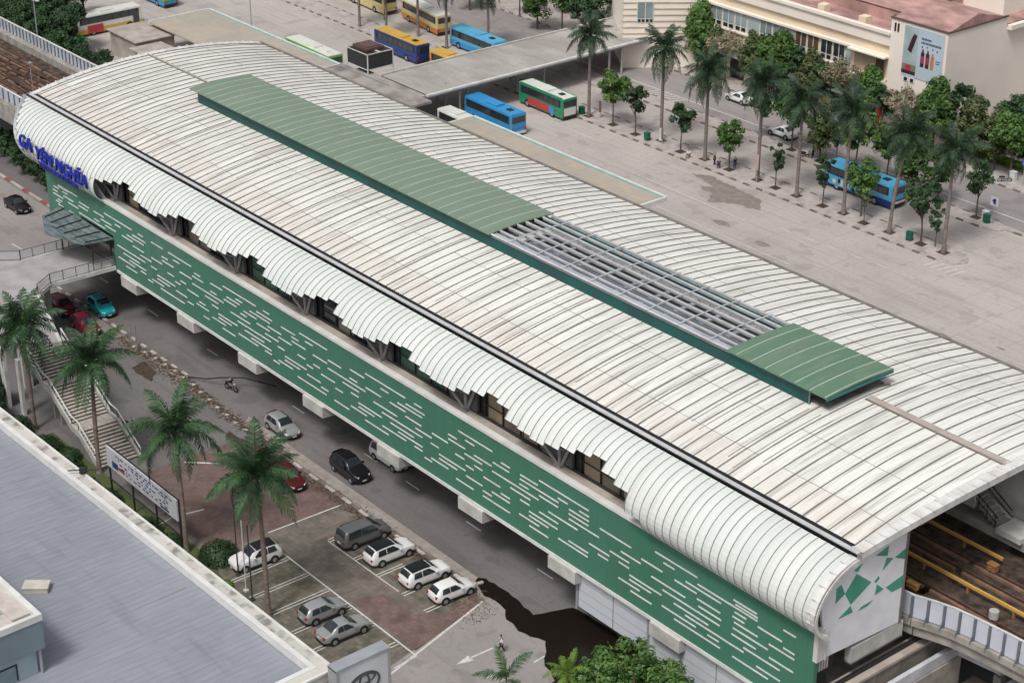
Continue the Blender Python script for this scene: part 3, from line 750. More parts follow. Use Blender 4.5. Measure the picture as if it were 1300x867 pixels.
LO = (240,-96,0)
b = MB(); b.box(-420,-185,89.2,102.8,8.6,9.6); vpart(b,'deck',ballast,lv,LO)
b = MB()
for y0,y1 in ((89.2,89.9),(101.2,102.8)): b.box(-420,-186,y0,y1,9.6,10.5)
b.box(-420,-186,89.0,89.19,8.0,10.3); b.box(-420,-186,102.81,103,8.0,10.3); vpart(b,'edge_beam',concrete,lv,LO)
for y, ya in ((89.5,1),(102.2,-1)):
    b = MB(); b.box(-420,-186.3,y-.05,y+.05,10.5,11.9); pa = vpart(b,'parapet',parapet_b,lv,LO)
    b = MB(); b.box(-420,-186.3,y-.1,y+.1,11.9,12.02); sub(b,'handrail',trim_w,pa)
    b = MB(); x = -186.6
    while x > -300:
        b.box(x-.11,x+.11,y-.14,y+.14,10.5,11.9); x -= 1.5 if ya == 1 else 1.0
    sub(b,'parapet_post',flat('post_blue',(.12,.14,.17),.6),pa)
for x in (-191,-216,-241,-266,-300):
    b = MB(); b.prism([(89.6,7.2),(92.2,6.0),(99.8,6.0),(102.4,7.2),(102.4,8.6),(89.6,8.6)], -1, 1, M=Matrix(((0,0,1,x),(1,0,0,0),(0,1,0,0),(0,0,0,1))))
    b.box(x-.9,x+.9,90.6,92.4,0,6.6); b.box(x-.9,x+.9,99.4,101.2,0,6.6)
    vpart(b,'viaduct_pier',concrete_l,lv,LO,fixn=True)
b = MB()
b.tube([(-207,93.7,9.6),(-207,93.7,14.0)],.06,6); b.box(-207.2,-206.6,93.5,93.9,13.9,14.05)
mast = b.build('signal_mast', steel); tag(mast, 'thin grey signal mast standing between the tracks left of the station roof', 'mast')
b = MB(); b.tube([(-253,104,0),(-253,104,16.0)],.1,6); b.tube([(-254.2,104,16),(-251.8,104,16)],.06,6)
lm = thing('street_lamp','grey lamp mast with twin heads among the trees beyond the viaduct','lamp',(-226.8,104.2,0))
b = MB(); b.tube([(0,0,0),(0,0,15.4)],[.13]*1+[.07],8); b.build('pole',steel,lm)
for s_ in (-1,1):
    b = MB(); b.tube([(0,0,15.3),(s_*.9,0,15.6)],.04,6); b.box(s_*1.1-.35,s_*1.1+.35,-.16,.16,15.55,15.68); b.build('lamp_head',trim_w,lm)
rail_set(93.4, -400, 60, 'railway_track', 'rusty railway track nearest the green wall, running through the station')
xr = thing('crossover_track','diagonal crossover rails joining the two tracks left of the station','railway track',(-222,95.9,9.62))
for k in range(2):
    sgn = 1 if k else -1
    for s_ in (-.72,.72):
        b = MB(); b.bar((-24,sgn*-2.5+s_,.36),(24,sgn*2.5+s_,.36),.1,.15); b.build('rail',rail_m,xr)
        b = MB()
        for i in range(22): u=-24+i*2.2; b.bar((u,sgn*2.5*u/24+s_,.14),(u+1.7,sgn*2.5*(u+1.7)/24+s_,.14),.5,.18)
        b.build('track_plinth',brownc,xr)
rail_set(98.4, -400, 60, 'railway_track', 'rusty railway track on the far side, beyond the yellow rail')
b = MB(); b.box(-150+126, -40+126, -3.5, 4.5, 9.0, 9.6); part(b,'track_slab',ballast).location = (0,-0,0)
for nm, y, x0, x1, lab in (('third_rail', 95.9, -110,60,'long yellow power rail cover between the two tracks'),('third_rail',100.5,-78,-66.5,'short yellow power rail cover beside the far platform')):
    r = thing(nm, lab, 'power rail', (x0,y,9.6)); L = x1-x0
    b = MB(); b.box(0,L,-.07,.07,.72,.84); b.box(0,L,-.1,-.07,.62,.84); b.build('cover', yellow, r)
    b = MB(); k = max(0, 0)
    for i in range(int(L/4)+1):
        b.box(i*4-.08,i*4+.08,-.06,.14,0,.72)
    b.build('bracket', orange_b, r)
# clutter on the track bed in view
for i,(x,y,sx,sy,sz,m_,lab) in enumerate([(-68.6,93.0,.9,.35,.35,yellow,'yellow junction box lying on the near track'),(-66.4,99.2,.7,.5,.5,orange_b,'orange trackside box beside the far track'),(-74.5,100.9,1.2,.5,.45,orange_b,'orange trackside box under the roof edge by the far platform'),(-62.6,94.4,.5,.5,.6,concrete_l,'pale round lamp drum by the parapet')]):
    bb = MB()
    if i == 3: bb.tube([(0,0,0),(0,0,sz)],.35,12)
    else: bb.box(-sx/2,sx/2,-sy/2,sy/2,0,sz); bb.box(-sx/2-.05,sx/2+.05,-sy/2-.05,sy/2+.05,sz,sz+.06); bb.box(-sx*.2,sx*.2,-sy/2-.1,-sy/2,.08,sz*.7)
    o = bb.build(['junction_box','trackside_box','trackside_box','lamp_drum'][i], m_, loc=(x,y,9.98 if y < 95 or 97<y<100 else 9.6)); tag(o, lab, 'box')
rv = thing('railway_viaduct', 'concrete viaduct with white parapet panels leaving the near end of the station at lower right', 'viaduct', (-55,97,0))
RO = (55,-97,0)
pth = [(-67.9,90.5),(-66.5,90.7),(-65.2,91.2),(-63.8,91.6),(-62.2,91.8),(-60.2,91.95),(-57,92.1),(-40,92.3),(60,92.6)]
b = MB(); b.prism(pth[:]+[(60,106),(-67.9,106)], 8.7, 9.58); vpart(b,'deck',ballast,rv,RO,fixn=True)
b = MB()
for (xa,ya),(xb,yb) in zip(pth[:-1],pth[1:]): b.bar((xa,ya-.1,9.35),(xb,yb-.1,9.35),.7,.5); b.bar((xa,ya+.3,8.6),(xb,yb+.3,8.6),.9,.8)
vpart(b,'edge_beam',concrete,rv,RO)
b = MB()
for (xa,ya),(xb,yb) in zip(pth[:-1],pth[1:]): b.bar((xa,ya-.12,10.55),(xb,yb-.12,10.55),.08,1.75)
pa = vpart(b,'parapet',mat('parapet_white',(.58,.61,.70),(.50,.53,.61),scale=.6,rough=.5),rv,RO)
b = MB()
for (xa,ya),(xb,yb) in zip(pth[:-1],pth[1:]): b.bar((xa,ya-.12,11.45),(xb,yb-.12,11.45),.16,.07)
sub(b,'handrail',trim_w,pa)
b = MB()
def onp(d):
    for (xa,ya),(xb,yb) in zip(pth[:-1],pth[1:]):
        L = math.hypot(xb-xa,yb-ya)
        if d <= L: return xa+(xb-xa)*d/L, ya+(yb-ya)*d/L
        d -= L
    return pth[-1]
for k in range(60):
    x,y = onp(.15+k*1.17); b.box(x-.08,x+.08,y-.32,y-.05,9.4,11.4); b.bar((x,y-.3,10.2),(x,y-.62,9.55),.07)
sub(b,'parapet_post',flat('post_grey',(.16,.17,.2),.6),pa)
b = MB(); b.prism([(91.5,7.0),(105,7.0),(105,8.7),(91.5,8.7)], -1, 1, M=Matrix(((0,0,1,-52),(1,0,0,0),(0,1,0,0),(0,0,0,1)))); b.box(-53,-51,96,99,0,7); vpart(b,'viaduct_pier',concrete_l,rv,RO,fixn=True)
for xp in (-27,-2,23,48):
    b = MB(); b.prism([(92.5,7.0),(105,7.0),(105,8.7),(92.5,8.7)], -1, 1, M=Matrix(((0,0,1,xp),(1,0,0,0),(0,1,0,0),(0,0,0,1)))); b.box(xp-1,xp+1,96,99,0,7); vpart(b,'viaduct_pier',concrete_l,rv,RO,fixn=True)
# far platform end: wall, stair and landing
b = MB(); b.box(-76,-60,104.6,104.8,11.3,17.2); part(b,'platform_wall',concrete_l)
st = MB(); n = 12
for k in range(n): st.box(-73.5+k*.42,-73.5+(k+1)*.42+.05,102.1,103.6,14.2-k*.25,14.4-k*.25)
sp_ = part(st,'platform_stair',concrete)
b = MB()
for y in (102.0,103.7): b.bar((-73.6,y,15.4),(-68.4,y,12.3),.07); b.bar((-73.6,y,14.9),(-68.4,y,11.8),.05)
for k in range(7): b.bar((-73.4+k*.8,102,14.3-k*.47),(-73.4+k*.8,102,15.3-k*.47),.05)
sub(b,'stair_rail',black_metal,sp_)
b = MB(); b.box(-76.5,-70.5,101.9,102.05,12.2,13.9); b.box(-68.2,-66.0,101.6,103.8,11.3,11.75); b.prism([(-73.8,11.3),(-68.3,11.3),(-68.3,11.7),(-73.8,14.2)],-103.65,-103.55,M=Matrix(((1,0,0,0),(0,0,-1,0),(0,1,0,0),(0,0,0,1)))); part(b,'stair_wall',concrete_l,fixn=True)
b = MB(); b.box(-75.6,-73.2,101.84,101.9,12.7,13.5)
part(b,'notice_panel',flat('notice_dark',(.09,.09,.1),.6))
# ramp parapet and lower yard under the near end
rp = thing('ramp_wall','white concrete ramp parapet below the near end of the station','wall',(-65,90,0))
b = MB(); b.bar((0,-7,6.2),(0,4.2,6.2),.35,.9); b.bar((0.17,4.2,6.2),(3.4,4.6,6.2),.35,.9); b.bar((3.4,4.4,6.2),(4.3,6.2,6.2),.35,.9); b.build('parapet',mat('ramp_white',(.56,.58,.62),(.42,.43,.46),scale=.9),rp)
b = MB(); b.box(-.1,.3,-7,4.3,0,5.7); b.box(3.2,3.8,4.2,4.8,0,5.7); b.build('ramp_column',concrete,rp)
b = MB(); b.box(.4,12,-9,6,3.0,3.2); b.build('landing',mat('landing_red',(.28,.22,.2),(.2,.15,.14),scale=1.2),rp)
b = MB(); b.box(5.0,12,2.5,6.6,3.21,6.6); b.build('white_block',MATS['ramp_white'],rp)

# ================================================================== FOOTBRIDGE AND STAIR
deckm = mat('deck_grey', (.40,.375,.385), (.30,.28,.28), scale=.5, rough=.85)
fb = thing('footbridge','grey footbridge landing with railings joined to the opening in the green wall','footbridge',(-166,73,0))
FO = (166,-73,0)
def fpart(b,n,m,**k):
    o = b.build(n,m,fb,**k); o.location = FO; return o
b = MB(); b.prism([(-170,80.5),(-170.2,73.6),(-171.6,71.6),(-175,66),(-158,64.3),(-152.6,65.0),(-150.3,67.9),(-161.5,71.2),(-163,73.2),(-162.8,80.5)][::-1], 5.55, 5.95); fpart(b,'bridge_deck',deckm,fixn=True)
b = MB(); 
for A,B in (((-162.75,80.4),(-163,73.2)),((-163,73.2),(-161.5,71.1)),((-161.5,71.1),(-150.3,67.8)),((-170.05,80.4),(-170.3,73.5))):
    b.bar((*A,5.85),(*B,5.85),.3,.42)
fpart(b,'deck_kerb',trim_w)
def railing(pts, z=5.95, h=1.15, gap=1.3, posts=True):
    b = MB()
    for A,B in zip(pts[:-1],pts[1:]):
        A = Vector(A); B = Vector(B); L = (B-A).length; n = max(1,int(L/gap))
        b.bar((A.x,A.y,z+h),(B.x,B.y,z+h),.07); b.bar((A.x,A.y,z+.18),(B.x,B.y,z+.18),.05)
        for i in range(n+1):
            p = A.lerp(B,i/n); b.bar((p.x,p.y,z),(p.x,p.y,z+h),.07)
    return b
rl = fpart(railing([(-170.05,80.3),(-170.3,73.5),(-171.7,71.5),(-173.5,68.6)]),'railing',flat('railing_brown',(.2,.17,.16),.5))
rl2 = fpart(railing([(-162.75,80.3),(-163,73.2),(-161.5,71.1),(-158.5,70.3)]),'railing',MATS['railing_brown'])
gpane = bpy.data.materials.new('rail_glass'); gpane.use_nodes = True; g_ = gpane.node_tree.nodes['Principled BSDF']; g_.inputs['Base Color'].default_value = (.62,.66,.68,1); g_.inputs['Alpha'].default_value = .22; g_.inputs['Roughness'].default_value = .15
b = MB()
for A,B in (((-170.05,80.2),(-170.3,73.5)),((-170.3,73.5),(-171.7,71.5)),((-162.75,80.2),(-163,73.2)),((-163,73.2),(-161.5,71.1))):
    b.bar((*A,6.55),(*B,6.55),.02,.8)
fpart(b,'glass_panel',gpane)
# glazed hood over the opening
b = MB(); b.prism([(-174.0,80.4),(-172.9,77.6),(-168.2,75.6),(-163.2,77.4),(-162.6,80.4)][::-1], 9.0, 9.14); fpart(b,'glass_hood',mat('hood_glass',(.07,.105,.11),(.2,.24,.25),scale=1.1,stretch=(.5,2,1),rough=.12,spec=.9),fixn=True)
b = MB()
for k in range(6): b.bar((-173+k*2,80.2,9.2),(-172.2+k*1.75,77.0+abs(k-2.5)*.25,9.2),.08,.1)
for x in (-170,-163.2): b.bar((x,80.3,6),(x,80.3,9),.18); b.bar((x,78.2,6),(x,78.2,9),.12)
fpart(b,'hood_frame',black_metal)
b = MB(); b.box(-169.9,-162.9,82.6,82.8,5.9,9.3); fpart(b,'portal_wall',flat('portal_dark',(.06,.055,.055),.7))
b = MB()
for x,y in ((-166.5,74),(-168,68.5),(-158,68.5),(-155,66)): b.box(x-.45,x+.45,y-.45,y+.45,0,5.55)
fpart(b,'deck_column',concrete_l)
b = MB(); b.box(-176,-165,64.0,64.3,0,7.2); b.box(-176,-172.5,64.3,67,6.0,9.2); b.box(-152.8,-151.9,62.6,62.9,0,6.2); b.box(-150.2,-149.6,63.0,63.3,0,5.8); fpart(b,'white_screen',trim_w)
# stair in three flights
sa = thing('stair','long outdoor stair with pale treads and white handrails coming down from the footbridge','stair',(-142,66,0))
SO = (142,-66,0)
P0 = Vector((-151.2,66.4,5.95)); P1 = Vector((-134.2,65.6,0)); dirv = Vector((P1.x-P0.x,P1.y-P0.y)); ang = math.atan2(dirv.y,dirv.x); LL = dirv.length
MS = Matrix.Translation((P0.x,P0.y,0)) @ Matrix.Rotation(ang,4,'Z')
tread_m = mat('tread', (.47,.43,.39), (.34,.30,.27), scale=2); riser_m = flat('riser_dark', (.07,.055,.05), .9)
prof_s = []; x = 0; z = 5.95; flights = [11,12,12]; ld = (LL - 35*.36)/3; tr = MB(); ri = MB(); zs = 5.95/35; W = 1.75; pts = []
for fi, nst in enumerate(flights):
    pts.append((x,z))
    for k in range(nst):
        tr.box(x,x+.37,-W,W,z-zs-.06,z-zs,MS); ri.box(x-.03,x,-W,W,z-zs,z-.062,MS); x += .36; z -= zs
    pts.append((x,z)); tr.box(x,x+ld,-W,W,z-.1,z-.01,MS); x += ld
o = tr.build('tread',tread_m,sa); o.location = SO; o2 = ri.build('riser',riser_m,sa); o2.location = SO
for s_ in (-1,1):
    b = MB()
    for (xa,za),(xb,zb) in zip(pts[:-1],pts[1:]):
        q = [(xa,za-.5),(xb,zb-.5),(xb,zb+.2),(xa,za+.2)]
        k = [MS @ Vector((u,s_*(W+.12),v)) for u,v in q]; k2 = [MS @ Vector((u,s_*(W+.30),v)) for u,v in q]
        b.face(k); b.face(k2[::-1]); b.face([k[3],k[2],k2[2],k2[3]]); b.face([k[0],k2[0],k2[1],k[1]])
    b.build('stringer',concrete_l,sa).location = SO
    b = MB()
    for (xa,za),(xb,zb) in zip(pts[:-1],pts[1:]): b.tube([MS @ Vector((xa,s_*(W+.2),za+1.05)), MS @ Vector((xb,s_*(W+.2),zb+1.05))],.07,6)
    for (xa,za),(xb,zb) in zip(pts[:-1],pts[1:]):
        n = max(1,int((xb-xa)/1.4))
        for i in range(n+1):
            u = xa+(xb-xa)*i/n; v = za+(zb-za)*i/n; b.bar(MS @ Vector((u,s_*(W+.2),v)), MS @ Vector((u,s_*(W+.2),v+1.05)),.05)
    b.build('handrail',white_paint,sa).location = SO
b = MB()
for u,v in pts[1:5:1]: b.box(u-.2,u+.2,-1.2,1.2,0,max(.2,v-.3),MS)
b.build('stair_pier',concrete,sa).location = SO

# ================================================================== SHOWROOM, TOTEM, HOARDING
sh = thing('showroom_building','low building with blue grey sheet roof and white mottled parapet at lower left','building',(-89,57.2,0),.0226)
t = NT('showroom_roof', rough=.5, spec=.3)
fx = t.mth('ABSOLUTE', t.mth('SUBTRACT', t.mth('FRACT', t.mth('MULTIPLY', t.X, 1/.62)), .5))
c = t.mix(t.noise(.12, lo=.35, hi=.65), (.265,.28,.325), (.23,.245,.285))
c = t.mix(t.mth('MULTIPLY', t.noise(1.2, stretch=(3,.4,1), lo=.4, hi=.7), .5), c, (.34,.35,.395))
c = t.mix(t.rng(fx,.43,.5,0,.5), c, (.12,.13,.17)); c = t.mix(t.mth('MULTIPLY', t.noise(.5, stretch=(.3,2,1), lo=.55, hi=.75, off=5), .35), c, (.15,.155,.18))
sroof_m = t.done(c)
t = NT('parapet_mottled', rough=.85); c = t.mix(t.noise(.9, stretch=(1,.7,1), detail=6, lo=.48, hi=.62), (.50,.485,.45), (.22,.21,.19)); c = t.mix(t.noise(.35, lo=.5, hi=.6, off=7), c, (.56,.54,.50)); par_m = t.done(c)
b = MB(); b.box(-75,-1.1,-46,-1.1,7.0,7.35); b.build('roof',sroof_m,sh)
b = MB(); b.box(-75,0,-.9,0,7.2,8.0); b.box(-.9,0,-46,-.91,7.2,8.0); pp_ = b.build('parapet',par_m,sh)
b = MB(); b.box(-75,-.87,-1.28,-.88,7.4,8.06); b.box(-1.28,-.88,-46,-1.29,7.4,8.06); b.box(-75,.06,-.12,.06,7.9,8.07); b.box(-.1,.08,-46,-.13,7.9,8.07); b.build('parapet_cap',white_paint,pp_) if False else sub(b,'parapet_cap',white_paint,pp_)
b = MB(); b.box(-75,-.3,-46,-.3,0,7.2); b.build('wall',concrete_l,sh)
b = MB()
for k in range(3): b.box(-60+k*22,-59.9+k*22,-46,-2,7.352,7.37)
b.build('roof_joint',seam_l,sh)
bx_ = thing('roof_block','blue grey clad upper block with rimmed flat roof at the lower left corner','building',(-101.8,42.2,7.36),.0226)
clad = mat('clad_blue', (.20,.265,.29), (.165,.22,.245), scale=.4, rough=.5); pale_b = mat('pale_blue_wall', (.40,.52,.56), (.34,.44,.48), scale=.6, rough=.5)
b = MB(); b.box(-30,0,-24,0,2.1,4.35); b.build('upper_band',clad,bx_)
b = MB(); b.box(-30,-.5,-24,-.5,0,2.1); b.build('wall',pale_b,bx_)
b = MB(); b.box(-30,.05,-.35,.05,4.35,4.85); b.box(-.3,.05,-24,-.36,4.35,4.85); b.build('rim',white_paint,bx_)
b = MB(); b.box(-29.5,-.9,-1.7,-.36,4.36,4.6); b.box(-2.1,-.31,-24,-1.71,4.36,4.5); b.build('inner_ledge',mat('stone_cream',(.55,.50,.46),(.45,.41,.38),scale=1.5),bx_)
b = MB(); b.box(-29.5,-3,-23,-2.2,4.352,4.42); b.build('roof',flat('roof_dark',(.12,.12,.12),.8),bx_)
wf = MB(); wf.box(-.5,-.42,-3.6,-2.0,1.3,1.38); wf.box(-.5,-.42,-2.08,-2.0,.1,1.38); wf.box(-.5,-.42,-3.6,-3.52,.1,1.38); wfo = wf.build('window_frame',black_metal,bx_)
b = MB(); b.box(-.5,-.46,-3.5,-2.1,.1,1.28); sub(b,'pane',blue_glass,wfo)
b = MB(); b.tube([(-.3,-.3,0),(-.3,-.3,2.1)],.12,8); b.build('downpipe',steel,bx_)
b = MB(); b.box(-.9,.9,-.55,.55,0,.4); b.box(-.95,.95,-.6,.6,.4,.46); o = b.build('roof_vent',mat('vent_cream',(.6,.58,.5),(.5,.48,.42),scale=2),loc=(-111.6,46.2,7.37),rotz=.9); tag(o,'cream rectangular roof vent on the blue grey roof','vent')
b = MB(); b.tube([(-1.2,0,0),(1.3,0,.1)],.05,6); b.tube([(0,-.5,-.1),(0,.3,.1)],.05,6); b.box(-.25,.25,-.2,.2,-.2,.25)
o = b.build('roof_bracket',black_metal,loc=(-123.5,56.3,8.35),rotz=.9); tag(o,'small black bracket with white arm fixed to the mottled parapet','bracket')
# totem sign
tt = thing('totem_sign','tall white showroom sign with a ring emblem at the bottom edge of the picture','sign',(-87.9,58.5,0))
b = MB(); b.box(-.45,.45,-2.15,2.15,3.6,8.9); b.build('sign_box',mat('totem_white',(.62,.66,.70),(.54,.58,.62),scale=.5,rough=.4),tt,bevel=.05)
b = MB(); b.box(-.5,.5,-2.25,-2.0,3.5,9.0); b.box(-.5,.5,2.0,2.25,3.5,9.0); b.box(-.52,.52,-2.25,2.25,8.9,9.08); b.build('frame',steel,tt)
b = MB(); b.box(-.3,.3,-1.6,-1.2,0,3.6); b.box(-.3,.3,1.2,1.6,0,3.6); b.build('post',steel,tt)
def ring(b, cy, cz_, ry, rz, w, x0, x1, n=36):
    for i in range(n):
        a = 2*PI*i/n; c = 2*PI*(i+1)/n
        q = [(ry,rz,a),(ry,rz,c),(ry-w,rz-w,c),(ry-w,rz-w,a)]
        P = [(cy+r1*math.cos(t_), cz_+r2*math.sin(t_)) for r1,r2,t_ in q]
        k = len(b.v); b.v += [(x0,*p) for p in P]+[(x1,*p) for p in P]
        b.f += [(k+4,k+5,k+6,k+7),(k,k+1,k+5,k+4),(k+2,k+3,k+7,k+6)]; b.mi += [0]*3
b = MB(); ring(b,0,7.0,1.35,.95,.17,.45,.50); ring(b,0,7.0,.48,.95,.15,.5,.53); ring(b,0,7.42,.95,.42,.14,.53,.56)
b.build('emblem',flat('emblem_dark',(.10,.11,.13),.35,metal=.3),tt)
# hoarding on posts beside the stair
hb = thing('hoarding','long white notice hoarding with faded blue text beside the foot of the stair','sign',(-125.6,62.4,0))
HD = (Vector((-119.6,62.6)) - Vector((-131.4,62.2))).normalized(); 
b = MB(); b.box(-6,6,-.06,.06,3.0,5.0); b.build('board',mat('board_white',(.56,.57,.60),(.46,.47,.5),scale=1),hb)
b = MB()
for x in (-6,-2,2,6): b.box(x-.07,x+.07,.08,.2,0,5.1)
b.box(-6.1,6.1,.07,.15,5.0,5.12); b.box(-6.1,6.1,.07,.15,2.9,3.0); b.box(-6,6,-.05,.05,1.7,1.78); b.build('frame',black_metal,hb)
navy = flat('navy', (.05,.06,.16), .6)
b = MB(); rq = random.Random(4)
for row, z in enumerate((4.65,4.4,4.1,3.8,3.5)):
    x = -4.2+row*.3
    while x < 5.0:
        w_ = rq.uniform(.12,.5); b.box(x,x+w_,-.085,-.061,z-.06,z+.06); x += w_+rq.uniform(.15,.5) + (1.2 if rq.random()<.12 else 0)
b.build('text_lines',navy,hb)
b = MB(); b.box(-5.0,-4.0,-.085,-.061,3.3,3.9); b.box(3.2,4.6,-.085,-.061,3.15,3.35); b.build('blue_mark',flat('mark_blue',(.04,.06,.2),.5),hb)
b = MB(); b.box(-3.9,-2.9,-.085,-.061,3.45,3.75); b.build('red_mark',flat('mark_red',(.35,.05,.09),.5),hb)
# ================================================================== BUS STATION ROOFS AND COVERED WALKWAY
t = NT('canopy_sheet', rough=.6, spec=.3)
c = t.mix(t.noise(.15, lo=.35, hi=.65), (.43,.375,.32), (.36,.335,.29)); c = t.mix(t.mth('MULTIPLY', t.noise(.35, stretch=(1,2.2,1), lo=.5, hi=.68, off=3), .5), c, (.52,.40,.29)); 
fx = t.mth('ABSOLUTE', t.mth('SUBTRACT', t.mth('FRACT', t.mth('MULTIPLY', t.X, 1/2.4)), .5)); c = t.mix(t.rng(fx,.46,.5,0,.35), c, (.2,.2,.16))
canopy_m = t.done(c)
teal_rim = flat('teal_rim', (.30,.47,.45), .5)
def depot(name, label, x0, x1, y0, y1, z=4.5):
    d = thing(name, label, 'canopy', ((x0+x1)/2,(y0+y1)/2,0)); ox, oy = (x0+x1)/2,(y0+y1)/2
    b = MB(); b.box(x0-ox,x1-ox,y0-oy,y1-oy-.5,z-.25,z-.05); rf = b.build('roof_sheet',canopy_m,d)
    b = MB(); b.box(x0-ox,x1-ox,y1-oy-.5,y1-oy-.26,z-.3,z+.08); b.build('gutter',teal_rim,d)
    b = MB(); b.box(x0-ox-.1,x1-ox+.1,y1-oy-.25,y1-oy,z-.4,z+.12); b.box(x1-ox,x1-ox+.3,y0-oy,y1-oy-.26,z-.4,z+.12); b.box(x0-ox-.2,x0-ox,y0-oy,y1-oy-.26,z-.4,z+.12); b.build('rim',white_paint,d)
    x = x0+3
    while x < x1-2:
        for y in (y1-2.2,y0+2): b2_ = MB().box(x-ox-.12,x-ox+.12,y-oy-.12,y-oy+.12,0,z-.26); b2_.build('column',steel,d)
        x += 8
    return d
depot('bus_canopy','flat tan bus platform roof with teal rim behind the middle of the station',-178.6,-143.3,128.5,140.1)
depot('bus_canopy','flat tan bus platform roof with teal rim beyond the far left end of the station',-241.3,-207.0,128.6,139.0)
# stained joint roof between them
jr = thing('junction_roof','stained grey flat roof joining the tan bus roofs and the covered walkway','roof',(-193,134,0))
stained = mat('stained_roof', (.34,.31,.29), (.17,.155,.145), scale=.35, rough=.9, mix=(.4,.62), detail=7)
b = MB(); b.box(-13.8,6.5,-5.6,5.2,4.3,4.62); b.box(-11,4,5.2,6.4,4.2,4.5); b.build('slab',stained,jr)
b = MB()
for y in (-2,1.2,4.2): b.bar((-13,y,4.72),(-2,y+.3,4.72),.12)
b.build('roof_pipe',steel,jr)
b = MB()
for x in (-10,-2,4): b.box(x-.2,x+.2,3.0,3.4,0,4.3)
b.build('column',concrete_l,jr)
cw = thing('covered_walkway','long grey roofed walkway crossing the bus yard to the cream building','walkway',(-194,161,0))
t = NT('walk_roof', rough=.85); c = t.mix(t.noise(.3, stretch=(.4,1,1), detail=6, lo=.38, hi=.62), (.42,.40,.375), (.30,.28,.265)); c = t.mix(t.mth('MULTIPLY', t.noise(1.5, lo=.5, hi=.7, off=3), .3), c, (.22,.2,.18)); fy = t.mth('ABSOLUTE', t.mth('SUBTRACT', t.mth('FRACT', t.mth('MULTIPLY', t.Y, 1/1.6)), .5)); c = t.mix(t.rng(fy,.45,.5,0,.35), c, (.2,.19,.17)); wroof = t.done(c)
b = MB(); b.box(-5.2,4.8,-20.8,21.5,4.25,4.5); b.build('roof',wroof,cw)
b = MB(); b.box(-5.5,-5.21,-20.8,21.5,4.2,4.75); b.build('roof_kerb',concrete_l,cw)
b = MB(); b.box(4.82,5.25,-20.8,21.5,4.3,4.55); b.build('gutter',trim_w,cw)
b = MB(); b.box(4.3,4.42,-20.8,21.5,3.75,3.9); b.box(4.85,4.95,-20.8,21.5,4.05,4.28)
for k in range(14): b.bar((4.36,-20+k*3.1,3.8),(4.36,-20+k*3.1,4.25),.08)
b.build('edge_truss',steel,cw)
for x,y in ((4.0,-14.5),(3.4,-12.7),(1.6,-2.5),(2.4,1.6),(5.0,12.1),(6.5,14.5),(-3,-13),(-3,0),(-3,12)):
    b = MB(); b.tube([(min(x,4.3),y,0),(min(x,4.3),y,4.25)],.16,8); b.build('column',concrete_l,cw)
for k,(y,lab) in enumerate(((-5,0),)): pass
# rooftop cooling unit
ac = thing('rooftop_unit','dark louvred rooftop unit in a white frame on the stained flat roof','rooftop unit',(-203.2,141.3,4.6),.0)
b = MB(); b.box(-2.4,2.4,-2.1,2.1,.55,2.6); b.build('louvre_panel',flat('louvre_dark',(.035,.037,.042),.6),ac)
b = MB()
for x in (-2.45,2.35):
    for y in (-2.15,2.05): b.box(x,x+.12,y,y+.12,0,2.7)
for z in (.45,2.6):
    b.box(-2.45,2.47,-2.16,-2.11,z,z+.12); b.box(2.41,2.47,-2.1,2.17,z,z+.12); b.box(-2.45,2.47,2.11,2.17,z,z+.12); b.box(-2.47,-2.41,-2.1,2.1,z,z+.12)
b.box(-2.4,2.4,-.15,.15,2.6,2.7); b.build('frame',trim_w,ac)
b = MB(); b.box(-1.9,1.4,-1.5,1.4,2.72,3.1); b.box(-1.6,1.0,-1.2,1.1,3.1,3.22); b.build('roof_cap',flat('cap_brown',(.12,.07,.06),.7),ac)
# tall floodlight and thin posts
def lamp(label, x, y, h, arm=1.5, rot=0):
    l_ = thing('street_lamp', label, 'lamp', (x,y,0), rot)
    b = MB(); b.tube([(0,0,0),(0,0,h)],[.11,.06],8); b.build('pole',steel,l_)
    b = MB(); b.tube([(0,0,h),(arm,0,h+.35)],.04,6); b.box(arm-.1,arm+.6,-.14,.14,h+.28,h+.4); b.build('lamp_head',trim_w,l_); return l_
lamp('tall slim lamp post rising over the far left tan roof', -230.8,139.6, 11, 1.2, 1.2)
for x,y,h,lab in ((-190.9,144.8,4.9,'thin grey post beside the rear corner of the bright blue bus'),(-174.9,143.0,4.7,'thin grey post standing out of the tan roof beside the blue bus')):
    b = MB(); b.tube([(0,0,0),(0,0,h)],.05,6); b.box(-.1,.1,-.1,.1,0,.1); o = b.build('post',steel,loc=(x,y,0)); tag(o,lab,'post')
# sheds beyond the viaduct
sd_ = thing('metal_shed','pale grey corrugated shed with open dark bay beyond the left end of the roof','shed',(-231,123.5,0))
corr = mat('corrugated', (.50,.50,.49), (.36,.36,.36), scale=1, stretch=(6,6,.3))
b = MB(); b.box(-2,11,-2,2.2,0,3.6); b.build('wall',corr,sd_)
b = MB(); b.box(-3,11.6,-2.4,2.8,3.6,3.75); b.build('roof',mat('shed_roof',(.44,.40,.36),(.32,.28,.25),scale=.6),sd_)
b = MB(); b.box(5,10,-2.05,-2.0,.1,3); b.build('open_bay',dark,sd_)
gk = thing('green_tarpaulin_stall','small stall under a green tarpaulin half hidden by trees beyond the viaduct','stall',(-246,119.5,0))
b = MB(); b.face([(-2.4,-1.5,2.0),(2.4,-1.5,2.0),(2.2,0,3.1),(-2.2,0,3.1)]); b.face([(-2.2,0,3.1),(2.2,0,3.1),(2.4,1.6,2.2),(-2.4,1.6,2.2)]); tp = b.build('tarpaulin',flat('tarp_green',(.03,.25,.12),.6),gk); tp.modifiers.new('s','SOLIDIFY').thickness=.06
b = MB()
